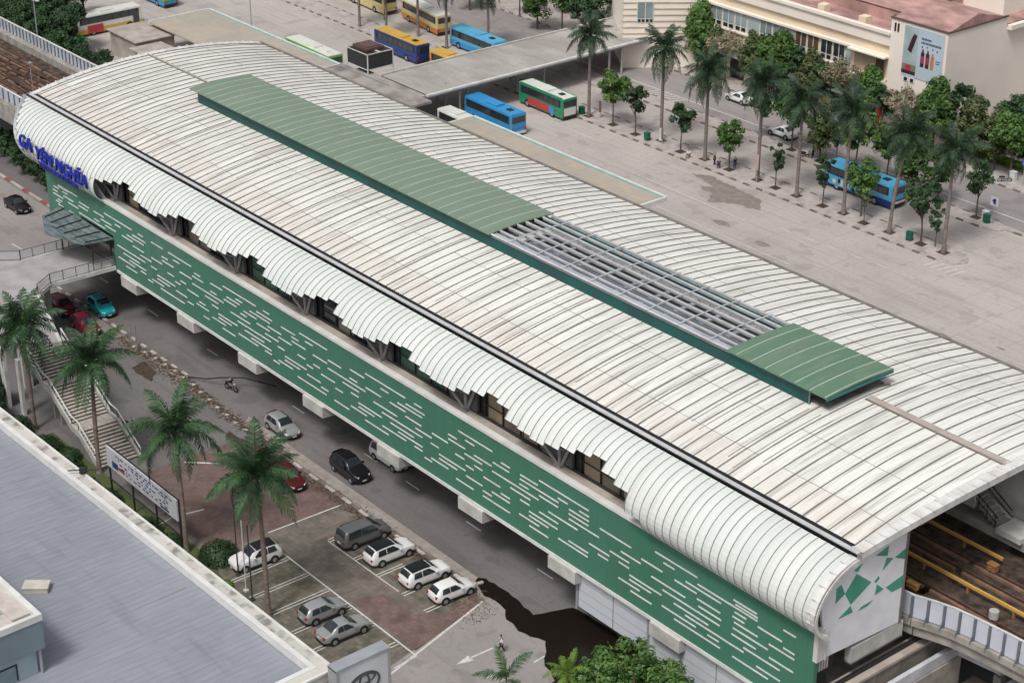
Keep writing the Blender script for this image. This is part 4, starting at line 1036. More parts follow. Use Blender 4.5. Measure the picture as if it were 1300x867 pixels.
for x in (-2.2,2.2):
    for y in (-1.4,1.4): b.bar((x,y,0),(x,y,2.2),.08)
b.build('pole',steel,gk)
b = MB(); b.prism([(-4,-3),(4,-3.2),(4.2,3),(-4,3)],0,3.6); b.prism([(-4.4,-3.4),(4.5,-3.5),(4.6,3.3),(-4.4,3.4)],3.6,3.75); o = b.build('flat_hut',MATS['shed_roof'],loc=(-240,126.5,0)); tag(o,'low tan roofed hut next to the white and orange bus','hut')

# ================================================================== CREAM BUILDING
cream = mat('cream_wall', (.80,.66,.49), (.72,.60,.46), scale=.35, rough=.85); cream_l = mat('cream_pale', (.85,.78,.70), (.80,.73,.65), scale=.3, rough=.85)
redroof = mat('red_roof', (.50,.31,.28), (.27,.165,.15), scale=.35, stretch=(1,2,1), rough=.9, detail=7)
winglass = mat('window_teal', (.30,.38,.39), (.20,.26,.27), scale=.25, rough=.25, spec=.7)
brownglass = flat('window_brown', (.11,.075,.05), .4)
cb = thing('cream_building','long cream office building with white window bands and red roofs','building',(-160,200,0))
CO = (160,-200,0)
def cpart(b,n,m,par=None,**k):
    o = b.build(n,m,par or cb,**k)
    if par is None: o.location = CO
    return o
YB = 186.0
b = MB(); b.prism([(-191.4,177.2),(-184.5,YB),(-184.5,232),(-225,232),(-225,200)],0,22); pav = cpart(b,'corner_wing',cream_l,fixn=True)
b = MB()
A_ = Vector((-191.4,177.2)); B_ = Vector((-184.5,YB)); 
nrm_ = Vector((B_.y-A_.y, -(B_.x-A_.x))).normalized()
for z in (5.1,6.0,6.9,7.8,8.7,9.6,10.5,11.4,12.3):
    b.bar((A_.x-.15,A_.y-.2,z),(B_.x+.1,B_.y+.1,z),.16,.14)
sub(b,'moulding',flat('mould_cream',(.50,.41,.33),.9),pav)
# window in the corner wing
dv_ = (B_-A_).normalized(); M_ = Matrix(((dv_.x,nrm_.x,0,0),(dv_.y,nrm_.y,0,0),(0,0,1,0),(0,0,0,1)))
Mw = Matrix.Translation((A_.x,A_.y,0)) @ M_
b = MB(); b.box(1.9,4.3,.02,.1,6.7,9.8,Mw); wf_ = sub(b,'window',white_paint,pav)
b = MB(); 
for u in (2.0,3.15): b.box(u,u+1.03,.1,.13,7.35,9.7,Mw)
sub(b,'pane',winglass,wf_)
b = MB()
for u in (2.05,2.6,3.2,3.75): b.box(u,u+.42,.1,.13,6.8,7.22,Mw)
sub(b,'lower_pane',dark,wf_)
# main wing
b = MB(); b.box(-184.5,-150,YB,212,0,11.6); cpart(b,'wall',cream)
b = MB(); b.box(-184.5,-149.9,YB-.5,YB,9.95,10.25); b.box(-184.5,-149.9,YB-.35,YB,6.85,7.1); b.box(-184.5,-149.9,YB-.7,YB,13.1,13.5); b.box(-184.5,-149.9,YB-.4,YB+.3,11.6,13.1); b.box(-184.5,-150,YB-.3,YB,4.2,4.5); cpart(b,'cornice',cream_l)
b = MB(); b.box(-184.5,-150,YB+.3,191,12.6,12.8); b.box(-184.5,-150,191,191.3,12.8,14.2); tz = cpart(b,'terrace',redroof)
b = MB()
for x in (-180,-171.5,-163.2,-156): b.box(x-.6,x+.6,YB+1,YB+2.2,12.8,13.9)
cpart(b,'terrace_box',cream)
b = MB(); b.box(-184.5,-150,191.3,225,14.2,14.5); b.prism([(191,14.5),(206,17.6),(225,14.5)],-184.5,-150,M=Matrix(((0,0,1,0),(1,0,0,0),(0,1,0,0),(0,0,0,1)))); cpart(b,'roof',redroof,fixn=True)
wx = [(-182.6,-180.4,0),(-180.2,-178.0,0),(-177.8,-175.6,0),(-175.4,-173.2,2),(-173.0,-170.8,0),(-170.6,-168.4,0),(-168.2,-166.6,2),(-166.4,-164.4,1),(-164.2,-162.2,1),(-161.8,-159.8,3),(-159.6,-157.6,3),(-157.4,-156.4,2)]
for a,c_,kd in wx:
    b = MB(); b.box(a,c_,YB-.1,YB-.01,7.2,9.85); w_ = cpart(b,'window',white_paint)
    b = MB(); m_ = [winglass,brownglass,winglass,glass][kd]
    if kd == 2: b.box(a+.05,c_-.05,YB-.14,YB-.1,7.3,9.75)
    else:
        w2 = (c_-a)/2
        for q in (0,1): b.box(a+q*w2+.1,a+(q+1)*w2-.06,YB-.14,YB-.1,8.0,9.75)
    sub(b,'pane',m_ if kd != 2 else flat('panel_sky',(.42,.48,.5),.4),w_)
    if kd != 2:
        b = MB(); w2 = (c_-a)/2
        for q in (0,1): b.box(a+q*w2+.16,a+(q+1)*w2-.14,YB-.14,YB-.1,7.3,7.82)
        sub(b,'lower_pane',dark,w_)
# loggia
b = MB(); b.box(-155.9,-150.6,YB-.06,YB-.01,7.3,9.85); lg = cpart(b,'loggia_recess',flat('recess_tan',(.44,.34,.25),.9))
b = MB(); b.box(-152.2,-150.9,YB-.1,YB-.06,7.3,9.5); sub(b,'door',brownglass,lg)
b = MB(); b.box(-156.2,-150.0,YB-1.2,YB-.5,6.7,6.95); b.box(-156.2,-150.0,YB-1.2,YB-.36,6.4,6.7); b.box(-156.2,-150.0,YB-1.3,YB-.6,10.0,10.2); cpart(b,'balcony_slab',cream_l)
# ground floor openings
b = MB()
for x in (-181,-177,-172.6,-168,-163,-158): b.box(x-1.4,x+1.4,YB-.05,YB-.01,.2,3.9)
cpart(b,'shop_opening',dark)
b = MB(); b.box(-184.4,-150,YB-2.2,YB-.31,4.0,4.2); cpart(b,'shop_awning',concrete_l)
# end block with the poster
b = MB(); b.box(-150,-140.9,YB-.35,197.5,0,15.4); cpart(b,'end_block',cream_l)
b = MB(); b.box(-150.1,-140.75,YB-.5,YB-.2,15.4,15.6); b.box(-141.0,-140.75,YB-.2,197.5,15.4,15.6); b.box(-150.1,-149.9,YB-.2,197.5,15.4,15.6); cpart(b,'roof_edge',flat('edge_dark',(.14,.09,.08),.8))
b = MB(); b.prism([(YB-.2,15.42),(191.5,16.9),(197.4,15.42)],-149.9,-141.0,M=Matrix(((0,0,1,0),(1,0,0,0),(0,1,0,0),(0,0,0,1)))); cpart(b,'roof',redroof,fixn=True)
b = MB(); b.box(-150,-141,197.6,225,14.0,14.4); cpart(b,'roof',redroof)
b = MB(); b.box(-151.5,-143.5,200,208,14.4,17.3); blk = cpart(b,'roof_room',cream_l)
b = MB(); b.box(-151.7,-143.3,199.8,208.2,17.3,17.5); sub(b,'room_roof',flat('roof_steelblue',(.28,.38,.44),.6),blk)
b = MB()
for x in (-149.3,-148.8): b.box(x-.13,x+.13,YB-.42,YB-.36,13.8,14.9)
cpart(b,'vent_slot',dark)
b = MB(); b.box(-150,-140.9,197.5,215,0,14.0); cpart(b,'side_wing',cream_l)
b = MB(); b.box(-140.9,-139.6,203.5,214,6.2,6.6); b.box(-139.75,-139.6,203.5,214,6.6,7.5); cpart(b,'balcony_slab',cream_l)
b = MB(); b.box(-140.9,-140.8,202.6,203.5,7.5,10.2); b.box(-140.9,-140.82,206,208.2,7.0,11.6); w_ = cpart(b,'window',white_paint)
b = MB(); b.box(-140.8,-140.76,206.2,208.0,7.2,11.4); sub(b,'pane',dark,w_)
b = MB(); b.box(-140.9,-140.0,205.6,209.5,11.9,12.2); b.box(-140.9,-140.2,197.6,214,13.7,14.3); cpart(b,'cornice',cream_l)
b = MB(); b.box(-140.88,-140.8,204,214,.2,4.6); cpart(b,'shop_opening',dark)
# flag pole and aerials on the roof
b = MB(); b.tube([(0,0,0),(0,0,1.6)],.04,6); b.box(-.02,.5,-.02,.02,1.0,1.55); o = b.build('roof_flag',flat('flag_red',(.45,.04,.04),.6),loc=(-151.5,188,13.4)); tag(o,'small red flag on the roof edge of the cream building','flag')
# poster
po = thing('wall_poster','large pale blue drinks poster with bottles hung on the cream end wall','poster',(-147.7,YB-.36,8.5))
b = MB(); b.box(0,6.4,-.06,-.01,0,6.55); b.box(-0,.0+2.3,-.07,-.061,0,0.01); b.build('poster_sheet',mat('poster_blue',(.50,.58,.66),(.42,.54,.62),scale=.35,rough=.4),po)
b = MB(); b.box(0,2.25,-.08,-.062,1.7,6.5); b.build('poster_panel',mat('poster_grey',(.30,.38,.40),(.45,.52,.52),scale=.5),po)
b = MB(); b.box(0,2.25,-.08,-.062,.3,1.6); b.build('poster_panel',flat('poster_olive',(.22,.22,.14),.6),po)
def quad(b, pts, y): b.face([(x,y,z) for x,z in pts])
b = MB(); quad(b,[(.7,3.4),(1.35,3.1),(1.95,5.0),(1.35,5.3)],-.09); quad(b,[(1.35,5.3),(1.95,5.0),(2.1,5.5),(1.6,5.7)],-.09); quad(b,[(0,.3),(2.25,.3),(2.25,.75),(0,.75)],-.09)
for i,x in enumerate((2.9,3.7)): b.box(x,x+.55,-.09,-.062,1.7,3.6); b.box(x+.15,x+.4,-.09,-.062,3.6,4.0)
b.build('dark_bottle',flat('bottle_dark',(.05,.02,.035),.5),po)
b = MB(); b.box(4.5,5.0,-.09,-.062,1.7,3.4); b.box(4.62,4.88,-.09,-.062,3.4,3.8); b.build('orange_bottle',flat('bottle_orange',(.55,.22,.08),.5),po)
b = MB(); b.box(2.98,3.37,-.095,-.091,2.2,3.1); b.box(3.8,4.15,-.095,-.091,2.2,3.1); b.box(.6,1.5,-.095,-.091,.8,1.45); b.build('red_label',flat('label_red',(.5,.04,.07),.5),po)
b = MB()
for z,x0,x1 in ((5.35,2.8,4.2),(4.85,2.8,6.0)):
    x = x0
    while x < x1: b.box(x,x+.16,-.08,-.062,z-.14,z+.14); x += .23
for x,z in ((3.0,4.3),(3.8,4.4),(4.7,4.3),(5.4,4.2)): b.box(x-.1,x+.1,-.08,-.062,z-.1,z+.1)
b.box(5.3,6.0,-.08,-.062,2.9,3.0); b.box(5.3,5.9,-.08,-.062,2.6,2.72); b.build('printed_text',navy,po)
b = MB()
for x in (.5,1.5): b.box(x,x+.75,-.1,-.02,-.75,-.1)
b.build('poster_tag',white_paint,po)
b = MB()
for x in (.6,1.6): b.box(x,x+.5,-.13,-.1,-.65,-.2)
b.build('tag_print',dark,po)

# ================================================================== VEHICLES
def paint(name, c, metal=.2): return mat(name, c, tuple(x*.9 for x in c), rough=.28, metal=metal, scale=.6, spec=.6)
lamp_w = flat('lamp_clear', (.75,.76,.78), .15); lamp_r = flat('lamp_red', (.45,.02,.02), .25)
plate_m = flat('plate', (.65,.65,.62), .5); trim_b = flat('trim_black', (.025,.025,.027), .6)
def wheel(par, x, y, r=.32, w=.2):
    b = MB(); b.tube([(x,y-w/2,r),(x,y+w/2,r)], r, 18); t_ = b.build('wheel', rubber, par)
    s_ = 1 if y > 0 else -1
    b = MB(); b.tube([(x,y+s_*(w/2),r),(x,y+s_*(w/2+.012),r)], r*.62, 14); b.build('rim', rim_m, t_)
def car(label, x, y, rot, L=4.3, W=1.78, H=1.5, kind='hatch', col=None, roofcol=None, group=None, nm='parked_car', cat='car'):
    """nose points along local +x"""
    g = thing(nm, label, cat, (x,y,.02), rot, group)
    # rows: u along length (0 rear .. 1 front), belt height, roof height, roof half-width factor, body half-width factor
    K = {'hatch': [(0,.72,.80,.80,.80),(.02,.86,.92,.78,.90),(.07,.93,1.25,.70,.96),(.14,.95,1.46,.70,.99),(.30,.94,1.50,.72,1),(.50,.93,1.49,.72,1),(.60,.92,1.38,.70,1),(.70,.93,1.02,.78,1),(.76,.92,.97,.80,.99),(.88,.84,.88,.80,.96),(.95,.72,.77,.78,.90),(1,.52,.60,.70,.78)],
         'suv': [(0,.80,.88,.82,.82),(.02,.95,1.02,.78,.92),(.06,1.02,1.38,.70,.97),(.12,1.03,1.60,.72,1),(.30,1.02,1.65,.73,1),(.52,1.01,1.64,.73,1),(.61,1.0,1.52,.71,1),(.70,1.02,1.14,.80,1),(.76,1.02,1.08,.82,1),(.90,.96,1.0,.82,.97),(.96,.86,.9,.80,.92),(1,.62,.7,.72,.8)],
         'sedan': [(0,.75,.82,.80,.80),(.02,.90,.94,.80,.90),(.12,.94,.99,.80,.97),(.18,.94,1.03,.76,.99),(.27,.93,1.36,.70,1),(.36,.92,1.44,.70,1),(.52,.91,1.44,.71,1),(.60,.90,1.32,.70,1),(.71,.90,.98,.79,1),(.78,.89,.94,.80,.99),(.90,.80,.85,.80,.95),(.96,.70,.74,.78,.9),(1,.50,.58,.70,.78)],
         'mpv': [(0,.80,.88,.82,.84),(.015,.95,1.02,.8,.93),(.04,1.0,1.5,.74,.97),(.08,1.0,1.72,.76,1),(.30,1.0,1.78,.77,1),(.58,.98,1.76,.77,1),(.70,.98,1.55,.74,1),(.80,.98,1.12,.80,1),(.86,.97,1.05,.82,1),(.94,.88,.93,.80,.95),(.98,.75,.8,.78,.9),(1,.6,.68,.74,.8)]}[kind]
    hs = H/{'hatch':1.5,'suv':1.65,'sedan':1.44,'mpv':1.78}[kind]
    b = MB(); rows = []
    for u,bz,rz,rw,bw in K:
        xx = -L/2+u*L; w_ = W/2*bw; bz *= hs; rz *= hs
        bot = .22 if .05 < u < .95 else .34
        half = [(0,bot),(w_*.86,bot),(w_*.97,bot+.12),(w_,.55*hs),(w_*.965,bz),(w_*rw if rz-bz > .12 else w_*.86,rz),(w_*rw*.6,rz+.035),(0,rz+.045)]
        row = [(xx,-a,z) for a,z in half[::-1]] + [(xx,a,z) for a,z in half[1:]]
        rows.append(row)
    n = len(rows[0])
    for r_ in rows: b.v += r_
    for i in range(len(rows)-1):
        for j in range(n-1): b.f.append((i*n+j,(i+1)*n+j,(i+1)*n+j+1,i*n+j+1)); b.mi.append(0)
    b.f.append(tuple(range(n))); b.f.append(tuple((len(rows)-1)*n+j for j in reversed(range(n)))); b.mi += [0,0]
    body = b.build('body', col, g, fixn=True, smooth=True)
    sd = body.modifiers.new('s','SUBSURF'); sd.levels = 1; sd.render_levels = 2
    def at(u, s_, f):   # point on the flank between belt (f=0) and roof (f=1)
        for a,c_ in zip(K[:-1],K[1:]):
            if a[0] <= u <= c_[0]:
                q = (u-a[0])/(c_[0]-a[0]); v = [a[k]+(c_[k]-a[k])*q for k in range(5)]; break
        w_ = W/2*v[4]; return Vector((-L/2+u*L, s_*(w_*.965+(w_*v[3]-w_*.965)*f), hs*(v[1]+(v[2]-v[1])*f)))
    up = {'hatch':(.13,.33,.345,.50,.60),'suv':(.12,.32,.335,.51,.61),'sedan':(.27,.41,.42,.52,.62),'mpv':(.08,.36,.375,.60,.71)}[kind]
    for s_ in (-1,1):
        off = Vector((0,s_*.022,.01))
        for (u0,u1) in ((up[0]+.01,up[1]),(up[2],up[3]+.03)):
            b = MB(); m_ = 4
            ua = u0+.035 if u0 < .3 else u0; ub = u1 if u1 < up[3] else u1-.05
            lo = [at(u0+(u1-u0)*k/m_, s_, .10)+off for k in range(m_+1)]; hi = [at(ua+(ub-ua)*k/m_, s_, .86)+off for k in range(m_+1)]
            if u1 > up[3]: lo[-1] = at(up[4]+.02, s_, .12)+off; lo[-2] = at(up[4]-.03, s_, .12)+off
            for k in range(m_): b.face([lo[k],lo[k+1],hi[k+1],hi[k]])
            b.build('side_window', glass, g)
        # mirror
        p = at(up[4]+.015, s_, .15); b = MB(); b.box(p.x-.1,p.x+.08,p.y+s_*.02 if s_>0 else p.y-.2,p.y+.2 if s_>0 else p.y-.02,p.z-.02,p.z+.13); b.build('mirror', col, g)
        # door line and sill
        b = MB(); b.box(-L*.33,L*.30,s_*W/2*.985-.012,s_*W/2*.985+.012,.22,.34)
        b.build('sill', trim_b, g)
        for xw in (-L*.295, L*.315):
            b = MB(); b.tube([(xw,s_*(W/2-.14),.33),(xw,s_*(W/2+.006),.33)], .40, 18); b.build('wheel_arch', trim_b, g)
            wheel(g, xw, s_*(W/2-.075), .32, .19)
    # windscreen and rear window
    def screen(nm_, ulo, uhi, flo=.25, fhi=1.0, push=.03, inset=.93):
        pl = [at(ulo,s_,0) for s_ in (-1,1)]; ph = [at(uhi,s_,1) for s_ in (-1,1)]
        zl = at(ulo,1,1).z; 
        d = (1 if uhi < ulo else -1)
        A0 = Vector((pl[0].x, at(ulo,-1,1).y*1.04, zl)); A1 = Vector((pl[1].x, at(ulo,1,1).y*1.04, zl)); B0 = ph[0]*1; B1 = ph[1]*1
        mid = lambda a,b_: (a+b_)/2
        o_ = Vector((d*.05*.7,0,.055))
        pts = []
        b = MB()
        seq = [ulo+(uhi-ulo)*k/3 for k in range(4)]
        rws = []
        for k,u in enumerate(seq):
            a = at(u,-1,1); c_ = at(u,1,1); mz = a.z+.045
            rws.append([Vector((a.x,a.y*inset,a.z))+o_, Vector((a.x,a.y*.5,mz-.01))+o_, Vector((a.x,0,mz))+o_, Vector((a.x,c_.y*.5,mz-.01))+o_, Vector((a.x,c_.y*inset,c_.z))+o_])
        for k in range(3):
            for j in range(4): b.face([rws[k][j],rws[k][j+1],rws[k+1][j+1],rws[k+1][j]])
        return b.build(nm_, glass, g)
    fr = {'hatch':(.70,.52),'suv':(.70,.535),'sedan':(.71,.535),'mpv':(.80,.60)}[kind]; re = {'hatch':(.03,.12),'suv':(.03,.105),'sedan':(.17,.34),'mpv':(.018,.07)}[kind]
    screen('windscreen', fr[0]-.005, fr[1]+.02); screen('rear_window', re[0]+.005, re[1], inset=.9)
    if roofcol:
        b = MB(); us = [re[1]+.02+(fr[1]-re[1]-.01)*k/6 for k in range(7)]; rws = []
        for u in us:
            a = at(u,1,1); rws.append([(a.x,yy*a.y*.96,a.z+.03+.03*(1-abs(yy))) for yy in (-1,-.5,0,.5,1)])
        for k in range(6):
            for j in range(4): b.face([rws[k][j],rws[k][j+1],rws[k+1][j+1],rws[k+1][j]])
        b.build('roof_panel', roofcol, g)
    # lamps, bumpers, plates
    for s_ in (-1,1):
        b = MB(); zf = K[-2][1]*hs; b.bar((L*.435,s_*W*.40,zf-.04),(L*.487,s_*W*.27,zf-.10),.13,.11); b.build('headlight', lamp_w, g)
        b = MB(); b.box(-L/2-.0,-L/2+.13,s_*W*.36-.1,s_*W*.36+.1,.72*hs,.93*hs); b.build('tail_light', lamp_r, g)
    b = MB(); b.box(L/2-.06,L/2+.03,-W*.24,W*.24,.34,.52); b.build('grille', trim_b, g)
    b = MB(); b.box(-L/2-.02,-L/2+.06,-W*.36,W*.36,.26,.42); b.build('rear_bumper', trim_b, g)
    b = MB(); b.box(-L/2-.03,-L/2-.0,-.24,.24,.6,.74); b.box(L/2+.03,L/2+.045,-.2,.2,.38,.5); b.build('number_plate', plate_m, g)
    return g
white_c = paint('car_white', (.78,.78,.77), 0.); silver_c = paint('car_silver', (.44,.45,.46), .4); grey_c = paint('car_grey', (.20,.205,.21), .4)
red_c = paint('car_red', (.19,.010,.025)); red2_c = paint('car_bright_red', (.34,.015,.02)); teal_c = paint('car_teal', (.02,.42,.48)); black_c = paint('car_black', (.012,.012,.016), .1)
blackroof = flat('roof_black', (.015,.015,.018), .2)
UP = PI/2
car('bright teal small suv parked beside the two dark red cars below the footbridge', -165.4,79.6, -.05, 4.1,1.75,1.62,'suv',teal_c)
car('dark red hatchback parked farther from the road corner, behind the other red car', -168.2,76.6,-.03,4.4,1.78,1.5,'hatch',red_c, group='red cars parked below the footbridge')
car('dark red car in front of the other red one, nearest the tall palm', -162.6,76.3,-.06,4.4,1.78,1.5,'hatch',red_c, group='red cars parked below the footbridge')
car('black car at the left edge of the picture on the side road', -197.2,85.6,.0,4.4,1.8,1.5,'sedan',black_c, nm='car')
car('silver hatchback driving along the road beside the red pavement', -131.6,80.2,-.04,4.3,1.76,1.52,'hatch',silver_c, nm='car')
car('black suv driving on the road in front of the white van', -121.2,80.6,-.04,4.6,1.9,1.75,'suv',black_c, nm='car')
car('white van half hidden beneath the green wall of the station', -120.6,84.6,0,4.6,1.8,1.85,'mpv',white_c, nm='delivery_van', cat='van')
car('white suv parked nose towards the showroom roof, behind the tall palm trunk', -114.3,66.3,-UP-.06,4.4,1.8,1.62,'suv',white_c,blackroof)
car('long grey green van parked at the head of the upper bays', -111.6,75.2,UP-.03,4.75,1.85,1.8,'mpv',grey_c, nm='parked_van', cat='van')
car('white suv with black roof parked next to the long grey van', -108.0,75.3,UP-.03,4.4,1.8,1.6,'suv',white_c,blackroof, group='white cars in the upper parking bays')
car('white suv with black roof parked next to the plain white hatchback', -103.5,75.6,UP-.05,4.3,1.8,1.58,'suv',white_c,blackroof, group='white cars in the upper parking bays')
car('plain white hatchback parked at the puddle end of the upper bays', -100.3,75.9,UP-.06,3.9,1.66,1.48,'hatch',white_c, group='white cars in the upper parking bays')
car('silver hatchback parked in the lower bays, farther from the totem sign', -104.5,66.3,UP-.03,3.9,1.68,1.5,'hatch',silver_c, group='silver cars in the lower parking bays')
car('silver sedan parked in the lower bays, nearest the totem sign', -101.4,66.1,UP-.03,4.35,1.72,1.44,'sedan',silver_c, group='silver cars in the lower parking bays')
car('bright red hatchback half hidden by the palm crown beside the road edge', -127.6,75.1,-.1,4.2,1.7,1.5,'hatch',red2_c)
car('red car seen through the right side of the palm crown beside the road edge', -123.4,75.5,-.1,4.2,1.75,1.5,'hatch',paint('car_maroon', (.09,.008,.012)))
car('white sedan on the far road, nearer the covered walkway', -170.2,179.6,PI-.03,4.4,1.76,1.45,'sedan',white_c, nm='car', group='white sedans on the far road')
car('white sedan on the far road, behind the middle palms', -157.0,174.2,PI-.0,4.4,1.76,1.45,'sedan',white_c, nm='car', group='white sedans on the far road')

def bus(label, x, y, rot, L=10.5, W=2.5, H=3.1, body=None, roof=None, skirt=None, win=glass, rearwin=None, ad=None, vents=2, group=None, z=.0, winh=.95, frontdoor=True):
    g = thing('bus', label, 'bus', (x,y,.02+z), rot, group)
    skirt = skirt or body; roof = roof or body
    b = MB(); b.box(-L/2,L/2,-W/2,W/2,1.05,H-.12); b.build('body', body, g, bevel=.10)
    b = MB(); b.box(-L/2+.02,L/2-.02,-W/2-.012,W/2+.012,.32,1.05); b.build('skirt', skirt, g, bevel=.06)
    b = MB(); b.box(-L/2+.06,L/2-.06,-W/2+.07,W/2-.07,H-.125,H-.02); b.build('roof', roof, g, bevel=.05)
    n = 7; pw = (L-1.7)/n
    for s_ in (-1,1):
        b = MB(); b.box(-L/2+.5,L/2-.5,s_*(W/2+.012)-.01,s_*(W/2+.012)+.01,H-1.35,H-1.35+winh+.06); b.build('window_band', trim_b, g)
        for k in range(n):
            b = MB(); x0 = -L/2+.75+k*pw; b.box(x0+.06,x0+pw-.06,s_*(W/2+.028)-.008,s_*(W/2+.028)+.008,H-1.30,H-1.30+winh-.05); b.build('side_window', win, g)
        for xw in (-L*.26, L*.30):
            b = MB(); b.tube([(xw,s_*(W/2-.2),.47),(xw,s_*(W/2+.02),.47)],.56,18); b.build('wheel_arch', trim_b, g)
            wheel(g, xw, s_*(W/2-.11), .47, .28)
    b = MB(); b.box(L/2-.02,L/2+.03,-W/2+.15,W/2-.15,1.35,H-.35); b.build('windscreen', glass, g)
    b = MB(); b.box(-L/2-.03,-L/2+.02,-W/2+.2,W/2-.2,H-1.25,H-.42); b.build('rear_window', rearwin or glass, g)
    if frontdoor:
        b = MB(); b.box(L*.36,L*.36+1.0,-W/2-.045,-W/2-.02,.45,2.5); b.build('door', glass, g)
    for s_ in (-1,1):
        b = MB(); b.box(-L/2-.04,-L/2+.02,s_*(W/2-.2)-.1,s_*(W/2-.2)+.1,.75,1.15); b.build('tail_light', lamp_r, g)
        b = MB(); b.box(L/2-.02,L/2+.05,s_*(W/2-.3)-.16,s_*(W/2-.3)+.16,.6,.82); b.build('headlight', lamp_w, g)
    b = MB(); b.box(-L/2-.06,-L/2+.03,-W/2+.05,W/2-.05,.32,.62); b.build('rear_bumper', trim_w if ad == 'white' else trim_b, g)
    if vents:
        b = MB(); b.box(-L*.12,L*.10,-.75,.75,H-.02,H+.2); b.build('roof_unit', roof, g, bevel=.05)
        b = MB(); b.box(-L*.36,-L*.28,-.35,.35,H-.02,H+.09); b.build('roof_hatch', trim_b if vents == 2 else trim_w, g)
    return g
blue_b = paint('bus_blue', (.03,.28,.60), 0.); blue_l = paint('bus_light_blue', (.10,.42,.66), 0.); navy_b = paint('bus_navy', (.012,.04,.2), 0.); yel_b = paint('bus_yellow', (.62,.38,.06), 0.); yel_l = paint('bus_cream_yellow', (.62,.52,.24), 0.)
green_b = paint('bus_green', (.03,.24,.12), 0.); lime_b = paint('bus_lime', (.14,.42,.06), 0.); white_b = paint('bus_white', (.70,.71,.66), 0.); orange_b2 = paint('bus_orange', (.55,.2,.04), 0.); dred = paint('bus_red', (.5,.04,.04), 0.)
b1 = bus('bright blue city bus parked nose away from the camera, beside the tan roof', -184.0,147.7,PI-.03,10.3,2.5,3.1,blue_b,blue_b,blue_b,ad='white')
b = MB(); b.box(-4.2,4.3,1.275,1.29,.55,.75); b.build('side_stripe', navy_b, b1)
g1 = bus('green city bus with white roof and red advertisement by the palm island', -184.2,157.0,PI-.03,9.6,2.5,3.1,green_b,white_b,green_b)
b = MB(); b.box(-1.9,2.6,1.29,1.31,.5,1.5); b.build('advert_panel', dred, g1)
b = MB(); b.box(-3.0,-1.92,1.29,1.31,.5,1.5); b.build('advert_panel', blue_b, g1)
b = MB(); b.box(-4.87,-4.83,-.95,1.05,.65,1.7); b.build('rear_panel', white_b, g1)
b = MB(); b.box(-4.6,4.5,1.0,1.24,3.0,3.1); b.box(-4.6,4.5,-1.24,-1.0,3.0,3.1); b.build('roof_edge', green_b, g1)
a1 = bus('light blue city bus with a black and white picture, behind the right hand palms', -136.6,168.0-1.3,PI-.02,10.8,2.5,3.1,blue_l,blue_l,navy_b)
b = MB(); b.box(-1.5,4.6,1.29,1.305,.55,1.75); b.build('advert_panel', blue_l, a1)
b = MB(); 
for (x,z,w_,h_) in ((1.2,.8,.7,.6),(2.2,.7,.5,.8),(.2,.9,.4,.5),(3.4,.8,.5,.5)): b.box(x,x+w_,1.31,1.325,z,z+h_)
b.build('advert_white', white_b, a1)
b = MB(); b.box(1.5,2.0,1.33,1.34,.9,1.3); b.box(.3,.9,1.33,1.34,.6,1.0); b.box(2.6,3.0,1.33,1.34,1.0,1.5); b.build('advert_black', dark, a1)
b = MB(); b.box(-5.46,-5.43,-1.1,1.1,.65,.95); b.build('rear_stripe', white_b, a1)
bus('yellow topped bus with dark blue windows, nearest the rooftop unit', -216.4,156.2,PI-.02,10.8,2.4,3.0,navy_b,yel_b,navy_b)
bus('low orange yellow bus half hidden behind the grey walkway roof', -206.5,158.6-1.2,PI,6.5,2.3,2.4,yel_b,yel_b,orange_b2)
bus('cream bus with orange skirt parked beyond the second row of palms', -225.6,167.6,PI-.14,11.4,2.5,3.2,yel_l,white_b,orange_b2,vents=1)
bus('yellow bus cut by the top edge of the picture, left of the cream one', -239.6,167.2,PI-.06,11.4,2.5,3.2,yel_l,yel_b,yel_l)
bus('sky blue bus behind the far end of the covered walkway', -210.2,165.6,PI-.03,10.8,2.5,3.0,blue_l,blue_l,blue_b)
bus('white roofed green bus parked behind the teal edge of the far tan roof', -220.6,143.6,PI-.03,11.6,2.5,3.0,lime_b,white_b,lime_b,vents=1)
bus('short white bus just behind the far roof edge, next to the tan roof', -184.6,142.0,PI-.03,6.4,2.2,2.9,white_b,white_b,green_b,vents=1)
wb = bus('white coach with yellow and red flashes beside the trees at upper left', -255.0,128.6,PI/2,11.0,2.5,3.2,white_b,white_b,yel_b)
b = MB(); b.box(-3.8,-1.2,1.3,1.32,.4,1.6); b.box(-3.8,-1.2,-1.32,-1.3,.4,1.6); b.build('red_flash', dred, wb)
bus('green and blue bus touching the top edge of the picture at left', -264.0,142.3,PI,9.5,2.5,3.1,lime_b,blue_l,blue_b)

